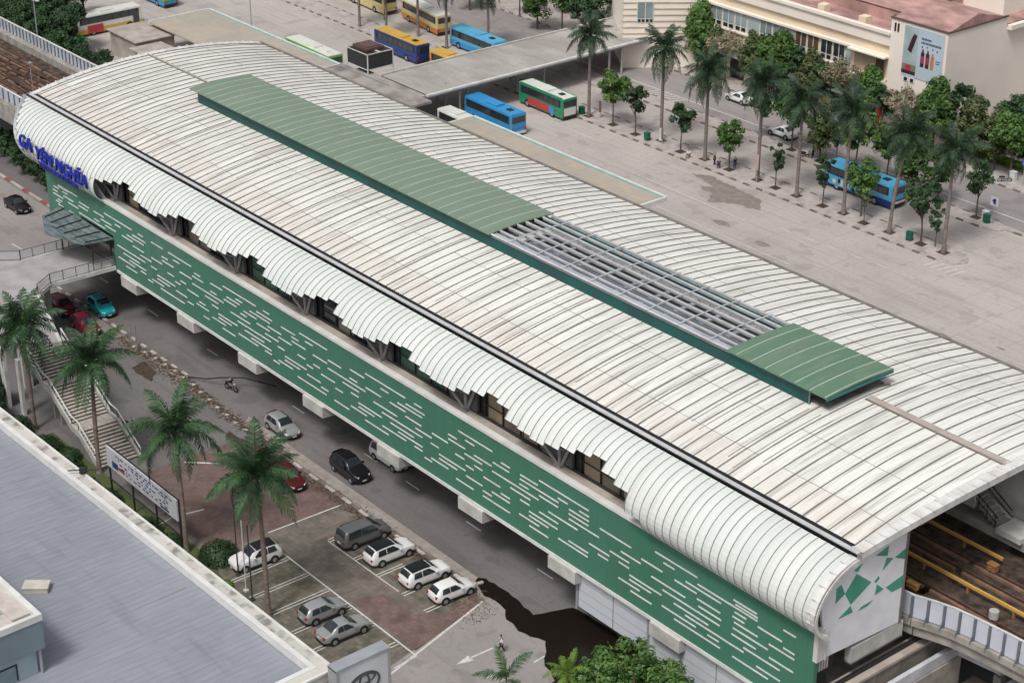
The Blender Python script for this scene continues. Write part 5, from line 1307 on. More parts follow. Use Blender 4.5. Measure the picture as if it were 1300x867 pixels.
# ------------------------------------------------------------------ motorbikes
def torus(b, c, r, w, n=16, m=6):
    k = len(b.v)
    for i in range(n):
        a = 2*PI*i/n
        for j in range(m):
            t_ = 2*PI*j/m; rr_ = r+w*math.cos(t_); b.v.append((c[0]+rr_*math.cos(a), c[1]+w*math.sin(t_), c[2]+rr_*math.sin(a)))
    for i in range(n):
        for j in range(m): b.f.append((k+i*m+j,k+i*m+(j+1)%m,k+((i+1)%n)*m+(j+1)%m,k+((i+1)%n)*m+j)); b.mi.append(0)
def moto(label, x, y, rot, col):
    g = thing('motorbike', label, 'motorbike', (x,y,.02), rot)
    for xw in (-.62,.62):
        b = MB(); torus(b,(xw,0,.3),.25,.05); w_ = b.build('wheel', rubber, g)
        b = MB(); b.tube([(xw,-.04,.3),(xw,.04,.3)],.09,10); b.build('hub', rim_m, w_)
    b = MB(); b.tube([(-.75,0,.62),(-.3,0,.6),(0,0,.42),(.3,0,.5),(.45,0,.85)],[.1,.15,.13,.12,.1],8); b.build('body', col, g, smooth=True)
    b = MB(); b.tube([(-.72,0,.78),(-.3,0,.76),(.02,0,.72)],[.09,.13,.09],8); b.build('seat', rubber, g, smooth=True)
    b = MB(); b.tube([(.62,.07,.3),(.46,.07,.9)],.025,6); b.tube([(.62,-.07,.3),(.46,-.07,.9)],.025,6); b.build('fork', steel, g)
    b = MB(); b.tube([(.36,-.32,1.0),(.45,-.1,.98),(.45,.1,.98),(.36,.32,1.0)],.02,6); b.build('handlebar', black_metal, g)
    b = MB(); b.tube([(.5,0,.86),(.6,0,.86)],.09,10); b.build('headlight', lamp_w, g)
    return g
moto('dark motorbike ridden along the road beneath the station wall', -141.6,80.8,.2,black_c)
moto('motorbike parked alone on the asphalt near the foot of the stair', -141.2,69.4,1.2,grey_c)
moto('motorbike standing on the pavement between the middle palms and the far road', -149.6,170.6,.5,black_c)
moto('motorbike by the kerb at the right edge of the picture', -128.4,183.3,.9,grey_c)

# ------------------------------------------------------------------ people
skin_m = flat('skin', (.42,.26,.18), .6); hair_m = flat('hair', (.012,.01,.009), .7)
def skin_mesh(name, verts, edges, radii, m, par, sub_=1):
    me = bpy.data.meshes.new(name); me.from_pydata(verts, edges, []); me.materials.append(m)
    o = bpy.data.objects.new(name, me); COL.objects.link(o); o.parent = par
    sk_ = o.modifiers.new('skin','SKIN'); 
    if not me.skin_vertices: 
        b = bmesh.new(); b.from_mesh(me); b.verts.layers.skin.verify(); b.to_mesh(me); b.free()
    for i,r in enumerate(radii):
        v = me.skin_vertices[0].data[i]; v.radius = r if hasattr(r,'__len__') else (r,r); v.use_root = (i == 0)
    ss = o.modifiers.new('sub','SUBSURF'); ss.levels = sub_; ss.render_levels = sub_
    return o
def person(label, x, y, rot, top, trousers, pose='stand', hat=None):
    g = thing('person', label, 'person', (x,y,.13 if y > 120 else .02), rot)
    if pose == 'walk': lf, rf_ = .28, -.26
    else: lf, rf_ = .06, -.04
    if pose == 'sit':
        V = [(0,0,.48),(0,0,.72),(.03,0,.98),(.05,0,1.12),(.07,0,1.24), (.02,.1,.47),(.38,.13,.47),(.40,.13,.08),(.52,.13,.05), (.02,-.1,.47),(.38,-.13,.47),(.40,-.13,.08),(.52,-.13,.05), (.04,.2,.95),(.12,.25,.7),(.32,.18,.6),(.04,-.2,.95),(.12,-.25,.7),(.32,-.18,.6)]
    else:
        V = [(0,0,.92),(0,0,1.15),(0,0,1.38),(.01,0,1.48),(.03,0,1.6), (0,.1,.88),(lf*.6+.03,.11,.48),(lf,.11,.08),(lf+.14,.11,.04), (0,-.1,.88),(rf_*.5+.05,-.11,.48),(rf_,-.11,.08),(rf_+.14,-.11,.04), (0,.2,1.38),(-lf*.4,.26,1.12),(-lf*.3+.1,.27,.88),(0,-.2,1.38),(lf*.5,-.26,1.12),(lf*.6+.1,-.24,.90)]
    Eg = [(0,1),(1,2),(2,3),(3,4),(0,5),(5,6),(6,7),(7,8),(0,9),(9,10),(10,11),(11,12),(2,13),(13,14),(14,15),(2,16),(16,17),(17,18)]
    rad = [(.13,.16),(.12,.15),(.12,.17),.055,.10,.085,.06,.04,.035,.085,.06,.04,.035,.055,.042,.033,.055,.042,.033]
    skin_mesh('body', V, Eg, rad, skin_m, g)
    idx = [1,2,13,14,16,17,0]; mp = {v:i for i,v in enumerate(idx)}
    skin_mesh('shirt', [V[i] for i in idx], [(mp[a],mp[b_]) for a,b_ in ((0,1),(1,2),(2,13),(13,14),(2,16),(16,17))], [(.145,.175),(.145,.19),.072,.06,.072,.06,(.145,.175)], top, g)
    idx = [0,5,6,7,9,10,11]; mp = {v:i for i,v in enumerate(idx)}
    skin_mesh('trousers', [V[i] for i in idx], [(mp[a],mp[b_]) for a,b_ in ((0,5),(5,6),(6,7),(0,9),(9,10),(10,11))], [(.15,.17),.1,.078,.06,.1,.078,.06], trousers, g)
    h = V[4]; skin_mesh('hair', [(h[0]-.025,0,h[2]+.02),(h[0]-.03,0,h[2]+.07)], [(0,1)], [.115,.09], hair_m if not hat else hat, g)
    b = MB(); 
    for s_ in (-1,1): b.box(h[0]+.095,h[0]+.11,s_*.035-.012,s_*.035+.012,h[2]+.0,h[2]+.02)
    b.box(h[0]+.09,h[0]+.125,-.012,.012,h[2]-.03,h[2]); b.build('face', skin_m, g)
    return g
shirt_w = flat('shirt_white', (.68,.68,.69), .8); cl_dark = flat('cloth_dark', (.02,.02,.025), .9); cl_blue = flat('cloth_blue', (.05,.07,.15), .9); cl_grey = flat('cloth_grey', (.2,.2,.21), .9); cl_red = flat('cloth_red', (.3,.05,.05), .9)
person('person in white shirt and dark trousers walking beside the puddle', -91.8,74.1,-2.2,shirt_w,cl_dark,'walk')
person('person in white top sitting low on the island kerb between two palms', -158.9,159.0,-1.3,shirt_w,cl_grey,'sit')
person('person in dark clothes standing at the left of the small group under the island tree', -154.9,159.6,.5,cl_dark,cl_dark)
person('person in dark top sitting in the middle of the group under the island tree', -154.0,159.5,-1.0,cl_blue,cl_dark,'sit')
person('person in dark jacket standing at the right of the group under the island tree', -152.3,160.6,3.0,cl_dark,cl_blue)
person('person in grey top standing beside the motorbike by the far road', -149.0,171.3,3.6,cl_grey,cl_dark)
person('person riding the dark motorbike under the station wall', -141.65,80.8,.2,cl_dark,cl_grey,'sit').location.z = .28

# ------------------------------------------------------------------ bins, signs, small things
bin_g = flat('bin_green', (.01,.12,.07), .5)
def wbin(label,x,y,rot=0):
    g = thing('wheelie_bin', label, 'bin', (x,y,.14), rot, 'green bins on the islands')
    b = MB(); b.prism([(-.34,-.3),(.34,-.3),(.34,.3),(-.34,.3)],.12,.95); b.build('bin_body',bin_g,g,bevel=.04)
    b = MB(); b.box(-.38,.38,-.35,.36,.96,1.06); b.box(-.3,.3,.36,.42,.98,1.02); b.build('lid',bin_g,g,bevel=.03)
    for s_ in (-1,1):
        b = MB(); b.tube([(s_*.3-.03,.3,.1),(s_*.3+.03,.3,.1)],.1,10); b.build('wheel',rubber,g)
wbin('green wheelie bin at the foot of the palm with white painted trunk', -166.9,159.3)
wbin('green wheelie bin beside the palm next to the green bus', -179.9,159.4)
wbin('green wheelie bin near the tip of the palm island', -123.9,160.0,.3)
wbin('green wheelie bin on the far island beside the white sign', -121.6,171.0,-.2)
def signpost(label, x, y, h, w, hh, m, rot=0, mark=None, z=.13):
    g = thing('sign_post', label, 'sign', (x,y,z), rot)
    b = MB(); b.bar((0,0,0),(0,0,h),.07); b.build('post',steel,g)
    b = MB(); b.box(-w/2,w/2,-.06,-.036,h-hh,h); s_ = b.build('sign_board',m,g)
    if mark: b = MB(); b.box(-w*.12,w*.2,-.075,-.062,h-hh*.8,h-hh*.2); b.box(-w*.25,w*.1,-.075,-.062,h-hh*.55,h-hh*.35); b.build('symbol',mark,g)
signpost('pink and white banner tied to the palm trunk in the middle of the island', -147.6,159.6,3.6,.5,2.0,flat('banner_pink',(.5,.36,.33),.8))
signpost('white notice hanging beside the painted palm trunk', -164.6,159.8,2.2,.35,1.5,flat('notice_grey',(.14,.14,.14),.7))
signpost('dark bus stop board on the island behind the group of people', -154.3,161.5,3.0,.8,.8,flat('board_grey',(.10,.095,.09),.7))
signpost('brown notice board beside the palm next to the green bus', -177.3,160.4,2.3,.45,1.6,flat('board_brown',(.15,.1,.09),.7))
signpost('white parking sign with a dark mark on the far island tip', -120.9,171.2,3.4,1.1,1.1,flat('board_lilac',(.6,.6,.7),.6),mark=navy)
signpost('blue road sign at the right edge of the far footpath', -126.2,183.9,3.2,.7,.7,flat('sign_blue2',(.05,.12,.5),.6),mark=white_paint)
signpost('square dark board standing on the far island near the middle palms', -149.8,171.6,3.0,.9,.9,flat('board_brown2',(.13,.1,.09),.7))
signpost('tall red banner stand in front of the cream end wall', -149.4,184.0,3.8,1.0,2.4,flat('banner_red',(.35,.03,.03),.7))
signpost('dark bus stop sign on the island near the top edge of the picture', -226.0,160.2,3.0,.7,.9,flat('board_grey2',(.10,.095,.09),.7))
for k,(x,y,lab) in enumerate(((-122.2,171.6,'white waste box left of the green bin on the far island'),(-128.0,184.4,'white cabinet on the far footpath beside the tree'))):
    b = MB(); b.box(-.35,.35,-.3,.3,0,1.1); b.box(-.4,.4,-.35,.35,1.1,1.18); b.box(-.25,.25,-.33,-.3,.3,.9); o = b.build('waste_box',trim_w,loc=(x,y,.13)); tag(o,lab,'box')
b = MB(); b.tube([(0,0,0),(0,0,2.6)],.07,8); b.box(-.12,.12,-.12,.12,0,.12); o = b.build('bollard',mat('bollard_grey',(.3,.29,.28),(.2,.19,.18),scale=3),loc=(-155.8,78.4,.0)); tag(o,'thick grey post standing at the start of the broken kerb','post')
o = o.copy(); COL.objects.link(o); o.location = (-156.5,78.2,0); o.scale = (.7,.7,.95); o['label'] = 'slimmer pale post just left of the thick post by the broken kerb'
for k,(x,y,h,lab) in enumerate(((-113.6,64.2,7.2,'slim flag pole left of the white suv and farthest left of the bare poles'),(-111.3,63.5,6.6,'middle bare pole in front of the white suv'),(-109.9,63.2,7.0,'bare pole just left of the big palm trunk'))):
    b = MB(); b.tube([(0,0,0),(0,0,h)],[.07,.05],8); b.box(-.18,.18,-.18,.18,0,.15); o = b.build('flag_pole',flat('pole_dark',(.06,.06,.06),.5) if k != 1 else trim_w,loc=(x,y,.02)); tag(o,lab,'pole',)
# sun shade stall umbrella lying on the yard
# hose across the road
b = MB(); b.tube([(-146.5,78.9,.2),(-144.4,79.8,.5),(-142.8,80.4,1.1),(-141.2,82.0,1.2),(-139.0,84.3,.4)],.06,6); o = b.build('black_cable',rubber); tag(o,'black cable stretched across the road past the motorbike','cable')

# ================================================================== VEGETATION
def leafmat(name, c, c2, rnd=.2, rough=.55):
    m = mat(name, c, c2, rough=rough, scale=.9, mix=(.35,.65), detail=3, rnd=rnd, spec=.3)
    bb = m.node_tree.nodes['Principled BSDF']; bb.inputs['Subsurface Weight'].default_value = 0
    return m
palm_leaf = leafmat('palm_leaf', (.02,.055,.026), (.055,.12,.045)); palm_far = leafmat('palm_leaf_far', (.018,.042,.026), (.05,.09,.042)); palm_shaft = flat('palm_shaft', (.10,.17,.05), .5)
trunk_m = mat('palm_trunk', (.16,.12,.10), (.27,.22,.19), scale=.7, stretch=(1,1,4), rough=.9); trunk_far = mat('palm_trunk_far', (.24,.20,.185), (.16,.13,.12), scale=.7, stretch=(1,1,4), rough=.9)
bark = mat('bark', (.13,.10,.08), (.07,.055,.045), scale=3, rough=.95)
leafA = leafmat('leaf_green', (.035,.09,.02), (.095,.17,.04)); leafB = leafmat('leaf_dark', (.02,.05,.02), (.04,.085,.03)); leafC = leafmat('leaf_olive', (.13,.155,.06), (.06,.09,.035)); leafD = leafmat('leaf_lime', (.16,.27,.04), (.10,.2,.03)); leafP = leafmat('leaf_pinkish', (.30,.24,.19), (.12,.14,.06))
def frond_mesh(name, L, seed, m, droop=1.0, wide=.62, nl=30, up=.75):
    r_ = random.Random(seed); b = MB(); pts = []
    n = 12
    for i in range(n+1):
        s_ = i/n; x = L*(s_*.93 - .12*s_*s_*droop); z = up*L*.42*s_ - L*(.62*droop)*s_**2.3; pts.append(Vector((x,0,z)))
    b.tube(pts, [.05*(1-i/n)+.012 for i in range(n+1)], 4, mi=0)
    for k in range(nl):
        s_ = .10+.90*(k+.5)/nl; i = min(int(s_*n), n-1); f = s_*n-i; p = pts[i].lerp(pts[i+1], f); d = (pts[i+1]-pts[i]).normalized()
        ll = wide*(math.sin(PI*min(1,(s_*.85+.16)))**.7)*(1 if s_ < .9 else .75)
        for sd in (-1,1):
            a = r_.uniform(.75,1.05); el = r_.uniform(-.55,.15)
            dirn = (d*math.cos(a)*.75 + Vector((0,sd,0))*math.sin(a) + Vector((0,0,el)))
            dirn.normalize(); w_ = .042
            tip = p + dirn*ll + Vector((0,0,-ll*r_.uniform(.25,.6))); mid = p + dirn*ll*.55
            side = d*w_
            b.face([p-side*.6, p+side*.6, mid+side, mid-side]); b.face([mid-side, mid+side, tip])
    me_o = b.build(name, m); me = me_o.data; bpy.data.objects.remove(me_o); return me
FR = {}
for key, m_ in (('near',palm_leaf),('far',palm_far)):
    FR[key] = [frond_mesh('frond_'+key, 5.0 if key=='near' else 4.1, 10+i, m_, droop=dr, wide=1.0 if key=='near' else .95, nl=62 if key=='near' else 46) for i,dr in enumerate((.55,.85,1.15,1.45))]
FR['lime'] = [frond_mesh('frond_lime', 4.0, 30+i, leafD, droop=dr, wide=.8, nl=36) for i,dr in enumerate((.55,.85,1.15,1.45))]
FRD = frond_mesh('frond_dead', 3.4, 77, mat('dead_leaf',(.16,.11,.06),(.09,.065,.04),scale=2), droop=1.2, nl=26, wide=.5)
FRY = frond_mesh('frond_young', 3.0, 44, leafD, droop=.5, nl=26)
def palm(label, x, y, h, seed, key='near', nf=16, painted=False, lean=(0,0), sc=1., group=None, thin=False, z0=0.):
    r_ = random.Random(seed); g = thing('palm_tree', label, 'palm', (x,y,z0), r_.uniform(0,6.28) if not lean[0] else 0, group)
    hb_ = h-1.1*sc; T = Vector((lean[0],lean[1],hb_)); r0 = (.24 if not thin else .15)*sc
    pts = [Vector((T.x*u*u,T.y*u*u,hb_*u)) for u in (0,.06,.2,.45,.7,.9,1)]
    b = MB(); b.tube(pts, [r0*1.25,r0,r0*.8,r0*.86,r0*.75,r0*.6,r0*.55], 10); b.build('trunk', trunk_m if key=='near' else trunk_far, g, smooth=True)
    b = MB(); b.tube([T, T+Vector((0,0,.6*sc)), T+Vector((0,0,1.2*sc))], [r0*.62,r0*.6,r0*.28], 8); b.build('crownshaft', palm_shaft if key=='near' else palm_far, g, smooth=True)
    for i in range(nf):
        me = FR[key][min(3, int(4*i/nf))]
        o = bpy.data.objects.new('frond', me); COL.objects.link(o); o.parent = g
        u = i/(nf-1); tilt = -R(58)*(1-u) + R(26 if key=='near' else 40)*u + r_.uniform(-.12,.12)
        o.rotation_euler = (r_.uniform(-.25,.25), tilt, i*2.39996+r_.uniform(-.2,.2)); o.location = T+Vector((0,0,(1.15-.35*u)*sc)); s_ = sc*r_.uniform(.85,1.08); o.scale = (s_,s_,s_)
    if key != 'lime':
        for q in range(r_.choice((1,2,3))):
            o = bpy.data.objects.new('dead_frond', FRD); COL.objects.link(o); o.parent = g; o.rotation_euler = (r_.uniform(-.3,.3),R(r_.uniform(62,80)),r_.uniform(0,6.28)); o.location = T+Vector((0,0,.1)); s_ = r_.uniform(.5,.75); o.scale = (s_,s_,s_)
    if key == 'near':
        o = bpy.data.objects.new('young_frond', FRY); COL.objects.link(o); o.parent = g; o.rotation_euler = (0,-R(75),1.0); o.location = T+Vector((0,0,1.0)); o.scale = (.6,.6,.6)
    if painted:
        b = MB(); b.tube([(0,0,.2),(0,0,1.9)],[r0*1.2,r0*.95],10); b.build('trunk_paint', line_paint, g)
    return g
NG = 'palms beside the parking area'
palm('broad palm at the left edge beside the top of the stair', -146.6,62.6,10.6,1,nf=28,group=NG)
palm('tall palm rising in front of the stair below the red cars', -135.6,63.4,10.9,2,nf=24,group=NG,lean=(-.4,.5))
palm('palm behind the notice hoarding with its crown over the asphalt', -119.4,62.8,11.2,3,nf=22,group=NG,lean=(-.6,.2))
palm('large palm standing by the white suv with its crown over the red car', -107.2,63.0,12.6,4,nf=28,group=NG,lean=(-.5,.1))
FG = 'palms on the central island'
PF = [(-178.7,159.6,11.4,'palm standing against the covered walkway roof',0),(-165.7,160.6,12.6,'palm with white painted trunk foot and green bin',1),(-157.2,160.2,11.6,'dense dark palm left of the group of people',0),(-148.0,160.2,12.6,'palm carrying the pink banner on its trunk',0),(-141.4,160.1,12.3,'palm with pale trunk directly right of the banner palm',0),(-134.1,160.3,13.0,'palm left of the light blue picture bus',0),(-126.9,160.1,12.4,'leaning palm in front of the rear of the light blue bus',0),(-119.2,160.3,12.6,'palm at the tip of the island nearest the right edge',0)]
for i,(x,y,h,lab,pt) in enumerate(PF): palm(lab,x,y,h,20+i,'far',24,bool(pt),(.0,0) if i != 6 else (.9,.6),1.08,FG)
PT = [(-210.8,168.0,9.2,'dark palm in front of the sky blue bus'),(-214.7,163.2,10.2,'palm right of the cream and orange bus near the top edge'),(-222.3,163.6,10.2,'palm growing in front of the cream and orange bus'),(-224.8,159.5,9.4,'palm behind the yellow topped bus near the top edge'),(-231.7,159.4,9.6,'palm left of the bus stop sign near the top edge')]
for i,(x,y,h,lab) in enumerate(PT): palm(lab,x,y,h,40+i,'far',20,False,(0,0),1.0,'palms near the top edge of the picture')
# slim palms cut by the bottom edge
palm('small palm with thin upright fronds cut by the bottom edge below the white arrow', -83.2,67.6,5.6,61,'near',8,thin=True,sc=.62)
palm('bright yellow green palm clump at the bottom edge beside the round tree', -82.0,72.2,4.7,62,'lime',12,thin=True,sc=.62)

def tree_proto(name, h, crown, nl, clumps, m, seed, leafs=.22, ctr=None, trunk_r=.12, limbs=6, shape='round', crown_h=.55):
    """crown (rx,ry,rz); crown centre height ctr"""
    r_ = random.Random(seed); g = thing(name, name.replace('_',' '), 'tree'); rx,ry,rz = crown; cz_ = ctr or h-rz
    b = MB(); top = Vector((r_.uniform(-.2,.2),r_.uniform(-.2,.2),cz_+rz*.4))
    b.tube([(0,0,0),(0,0,cz_*.3),top*.6,top],[trunk_r*1.3,trunk_r,trunk_r*.8,trunk_r*.3],8)
    cl = []
    for i in range(clumps):
        while True:
            p = Vector((r_.uniform(-1,1),r_.uniform(-1,1),r_.uniform(-1,1)))
            if .25 < p.length < 1: break
        if shape == 'cone':
            k = 1-.75*max(0,(p.z+1)/2); p = Vector((p.x*k*1.15,p.y*k*1.15,p.z))
        if shape == 'spread': p.z = p.z*.6 + .25
        c_ = Vector((p.x*rx,p.y*ry,cz_+p.z*rz)); cl.append(c_)
    for i in range(limbs):
        c_ = cl[(i*7)%len(cl)]; st_ = top*(.35+.5*r_.random()); b.tube([st_, st_.lerp(c_,.55)+Vector((0,0,.1)), c_],[trunk_r*.5,trunk_r*.3,trunk_r*.12],5)
    b.build('trunk', bark, g)
    b = MB(); per = nl//clumps
    for c_ in cl:
        cr = r_.uniform(.55,1.0)*min(rx,rz)*.42
        for k in range(per):
            d = Vector((r_.gauss(0,1),r_.gauss(0,1),r_.gauss(0,.75))); d.normalize(); p = c_ + d*cr*(r_.random()**.45)
            s_ = leafs*r_.uniform(.6,1.35); nrm = (d+Vector((r_.uniform(-.7,.7),r_.uniform(-.7,.7),r_.uniform(0,.9)))).normalized()
            u = nrm.orthogonal().normalized(); v = nrm.cross(u); a = r_.uniform(0,6.28); u2 = u*math.cos(a)+v*math.sin(a); v2 = -u*math.sin(a)+v*math.cos(a)
            b.face([p-u2*s_*.9, p-v2*s_*.42, p+u2*s_, p+v2*s_*.42])
    b.build('crown', m, g)
    return g
tA = tree_proto('street_tree', 7.4, (2.2,2.2,2.1), 2600, 34, leafA, 1, .26, trunk_r=.09)
tB = tree_proto('street_tree', 6.4, (1.6,1.6,1.7), 1400, 20, leafB, 2, .26, trunk_r=.08)
tC = tree_proto('slim_tree', 6.8, (1.0,1.0,2.3), 1000, 18, leafB, 3, .24, trunk_r=.07, ctr=4.2)
tD = tree_proto('conical_tree', 9.6, (2.6,2.6,3.7), 6500, 62, leafA, 4, .26, trunk_r=.13, shape='cone', ctr=5.6)
tE = tree_proto('dense_tree', 9.5, (3.4,3.4,2.9), 6500, 60, leafB, 5, .30, trunk_r=.2, ctr=6.4)
tF = tree_proto('conical_tree', 9.2, (2.4,2.4,3.5), 4600, 50, leafC, 6, .26, trunk_r=.12, shape='cone', ctr=5.4)
tG = tree_proto('flowering_tree', 8.2, (2.9,2.9,2.4), 1900, 40, leafP, 7, .24, trunk_r=.14, shape='spread', ctr=6.0)
tP = tree_proto('staked_tree', 3.6, (.7,.7,.7), 220, 8, leafC, 8, .2, trunk_r=.05)
index_kids(); used = set(); rt = random.Random(9)
def T(proto, x, y, sc, label, group=None, cat='tree', z=.13): return place(proto, used, (x,y,z), rt.uniform(0,6.28), sc, label, cat, group)
IG = 'small trees on the central island'
T(tA,-174.1,159.8,1.0,'round green tree right of the palm by the covered walkway',IG)
T(tB,-169.5,159.6,1.08,'thin crowned tree left of the painted palm',IG)
T(tB,-161.1,159.7,1.05,'small round tree between the painted palm and the seated person',IG)
T(tA,-152.7,160.0,.86,'dark leafy tree standing over the group of people',IG)
T(tC,-144.8,160.0,.92,'slim staked tree between the banner palm and the pale trunk palm',IG)
T(tC,-137.2,160.1,1.05,'slim tree in front of the nose of the light blue bus',IG)
T(tA,-132.2,161.2,.95,'leafy tree covering the middle of the light blue bus',IG)
T(tP,-130.6,159.9,1.0,'bare staked sapling with brown top in front of the light blue bus',IG)
T(tB,-122.4,160.2,1.25,'tree with drooping leaf clusters before the island tip',IG)
T(tC,-120.9,160.9,.8,'low slim tree beside the last green bin of the island',IG)
MG = 'trees on the second island'
T(tA,-152.6,171.2,1.12,'round tree behind the pale trunk palm on the second island',MG)
T(tF,-147.6,171.0,.9,'olive tree beside the square dark board',MG)
T(tA,-142.0,171.3,1.1,'leafy tree above the roof of the light blue bus',MG)
T(tD,-132.6,171.0,.98,'tall green tree behind the rear of the light blue bus',MG)
T(tB,-123.4,171.4,1.1,'tree left of the white parking sign',MG)
T(tB,-158.2,171.2,1.15,'dark tree left of the round tree on the second island',MG)
T(tA,-129.0,171.2,.95,'round tree between the tall tree and the parking sign on the second island',MG)
T(tC,-144.9,171.0,1.1,'slim tree between olive and leafy trees on the second island',MG)
T(tA,-137.2,171.6,1.05,'tree between the palms in the middle of the second island',MG)
HG = 'trees along the far footpath'
FT = [(-183.2,184.3,tD,1.12,'tall dark cone shaped tree at the left end of the window band'),(-177.4,184.0,tG,.9,'thin brownish tree in front of the first windows'),(-172.4,184.2,tF,.98,'olive cone tree under the second group of windows'),(-166.9,184.3,tD,1.05,'bright green cone tree below the brown windows'),(-161.4,184.2,tF,1.0,'cone tree left of the loggia'),(-155.9,184.1,tG,1.05,'brown leaved spreading tree in front of the loggia'),(-151.2,184.3,tD,.95,'green cone tree at the corner beside the loggia'),(-145.4,184.0,tG,.92,'pinkish tree with open twigs below the drinks poster'),(-140.6,184.4,tD,1.08,'rounded green tree against the blank cream end wall'),(-134.9,184.8,tF,1.02,'pale green tree right of the cream end wall'),(-128.6,184.6,tA,1.15,'small green tree at the right end of the footpath'),(-158.9,183.6,tB,1.2,'dark low tree behind the second white sedan'),(-148.4,183.6,tB,1.15,'dark low tree beside the red banner')]
FT += [(-180.2,184.6,tF,.85,'olive tree between the tall dark cone tree and the thin brownish tree'),(-169.6,184.9,tA,1.2,'green round tree between the olive and bright green cone trees'),(-164.0,184.8,tB,1.35,'dark tree behind the second white sedan, below the brown windows'),(-153.4,184.7,tF,.85,'olive tree squeezed in front of the loggia balcony'),(-143.0,185.0,tD,.8,'short green cone tree below the right edge of the poster'),(-137.6,186.4,tB,1.5,'dark tree in front of the blank cream end wall'),(-131.8,185.6,tF,.9,'olive tree behind the parking sign side of the footpath')]
for x,y,p,s_,lab in FT: T(p,x,y,s_,lab,HG)
TG = 'trees near the top edge of the picture'
TT = [(-213.5,179.8,tD,1.0,'dark tree behind the sky blue bus'),(-208.9,180.8,tA,1.3,'round crowned tree left of the cream corner wing'),(-203.6,181.5,tE,.95,'broad dark tree touching the cream corner wing'),(-199.2,186.5,tE,.9,'bushy green tree against the cream corner wing'),(-220.8,182.3,tB,1.4,'thin tree above the empty road at the top edge'),(-217.0,188.5,tE,.85,'dark tree farthest back at the top edge'),(-228.0,178.0,tD,1.0,'dark tree right of the cream bus at the top edge')]
for x,y,p,s_,lab in TT: T(p,x,y,s_,lab,TG)
for i in range(11):
    x = -232-5.2*i; T([tE,tD,tA][i%3], x, 184+rt.uniform(-3,8), rt.uniform(.9,1.2), 'one of the trees standing in a row behind the yellow buses at the top edge', TG)
LG = 'trees beyond the viaduct at upper left'
k = 0
LT = [(-258.7, 114.7, 0.9), (-258, 117.6, 0.9), (-254.3, 118.9, 0.85), (-248.7, 119.2, 0.8), (-238.1, 114.9, 0.62), (-231.1, 115.2, 0.55), (-239.6, 112.1, 0.7), (-245.2, 112.3, 0.8), (-250.9, 111.4, 0.8), (-232.5, 112.1, 0.6), (-251.6, 114.7, 0.85), (-252.7, 110.2, 0.8), (-245.2, 116, 0.8), (-256.9, 122.2, 0.9), (-262.6, 113.3, 1.0), (-262.7, 120.8, 1.0), (-267, 117.5, 1.0), (-275, 118, 1.1), (-227, 111.5, 0.45), (-235, 109.2, 0.55), (-242, 109.4, 0.6), (-268, 124, 1.0), (-263, 129, 0.9)]
for i,(x,y,s_) in enumerate(LT):
    lab = {18:'smallest bush like tree just beyond the station roof corner',5:'small tree in front of the grey shed',4:'tree beside the green tarpaulin stall'}.get(i,'one of the dark spreading trees that crowd the ground beyond the viaduct')
    T(tE,x,y,s_,lab,LG,z=0)
for i,(x,y,s_) in enumerate([(-207.5,91.4,.42),(-203.8,91.6,.4),(-211.5,92.2,.5),(-200.2,91.2,.33),(-215.5,91.6,.5)]):
    T(tE,x,y,s_,['dark shrub behind the red and white kerb at the left edge','shrub left of the viaduct pier','larger shrub at the left edge under the viaduct','smallest shrub beside the viaduct pier','shrub farthest left under the viaduct'][i],'shrubs under the viaduct','shrub',z=-1.2*s_)
# round tree cut by the bottom edge and garden bushes
big = tree_proto('round_tree', 7.2, (3.9,4.1,2.4), 15000, 110, leafA, 21, .20, trunk_r=.2, ctr=4.6); big.location = (-78.4,75.4,-.5); big['label'] = 'round bright green tree cut by the bottom edge under the near end of the station'
def bush_proto(name, r, nl, m, seed, flat_=.8):
    r_ = random.Random(seed); b = MB()
    for i in range(nl):
        d = Vector((r_.gauss(0,1),r_.gauss(0,1),abs(r_.gauss(0,1)))).normalized(); p = Vector((d.x*r,d.y*r,d.z*r*flat_))*(r_.random()**.35); s_ = .12*r_.uniform(.6,1.3)
        u = (d+Vector((r_.uniform(-.6,.6),r_.uniform(-.6,.6),r_.uniform(-.2,.6)))).normalized().orthogonal().normalized(); v = d.cross(u)
        b.face([p-u*s_,p-v*s_*.5,p+u*s_,p+v*s_*.5])
    return tag(b.build(name,m),'','shrub')
bA = bush_proto('shrub',1.5,2200,leafB,3); bB = bush_proto('shrub',1.0,1200,leafD,4); 
BU = [(-137.5,61.2,bA,1.2,'dark shrub at the foot of the tall palm behind the parapet'),(-133.8,61.0,bA,1.0,'shrub between the stair and the hoarding'),(-126.4,61.2,bB,1.25,'yellow green shrub under the notice hoarding'),(-124.2,61.4,bA,1.2,'dark shrub right of the yellow green one under the hoarding'),(-116.9,64.4,bA,1.25,'clipped shrub between the hoarding and the white suv'),(-142.2,61.3,bA,1.3,'dark shrub left of the stair foot behind the parapet'),(-147.2,60.8,bA,1.4,'shrub under the broad left palm'),(-112.9,62.6,bB,.7,'small light green shrub in front of the white suv bonnet'),(-139.6,62.4,bA,.9,'dark shrub between the stair foot and the tall palm'),(-130.6,61.3,bA,1.1,'dark shrub at the left end of the hoarding'),(-120.9,62.0,bA,1.0,'dark shrub at the right end of the hoarding'),(-92.0,57.8,bB,1.3,'light green shrub between the parapet corner and the totem sign')]
for x,y,p,s_,lab in BU: place(p,used,(x,y,.0),rt.uniform(0,6),s_,lab,'shrub','garden shrubs beside the parking area')
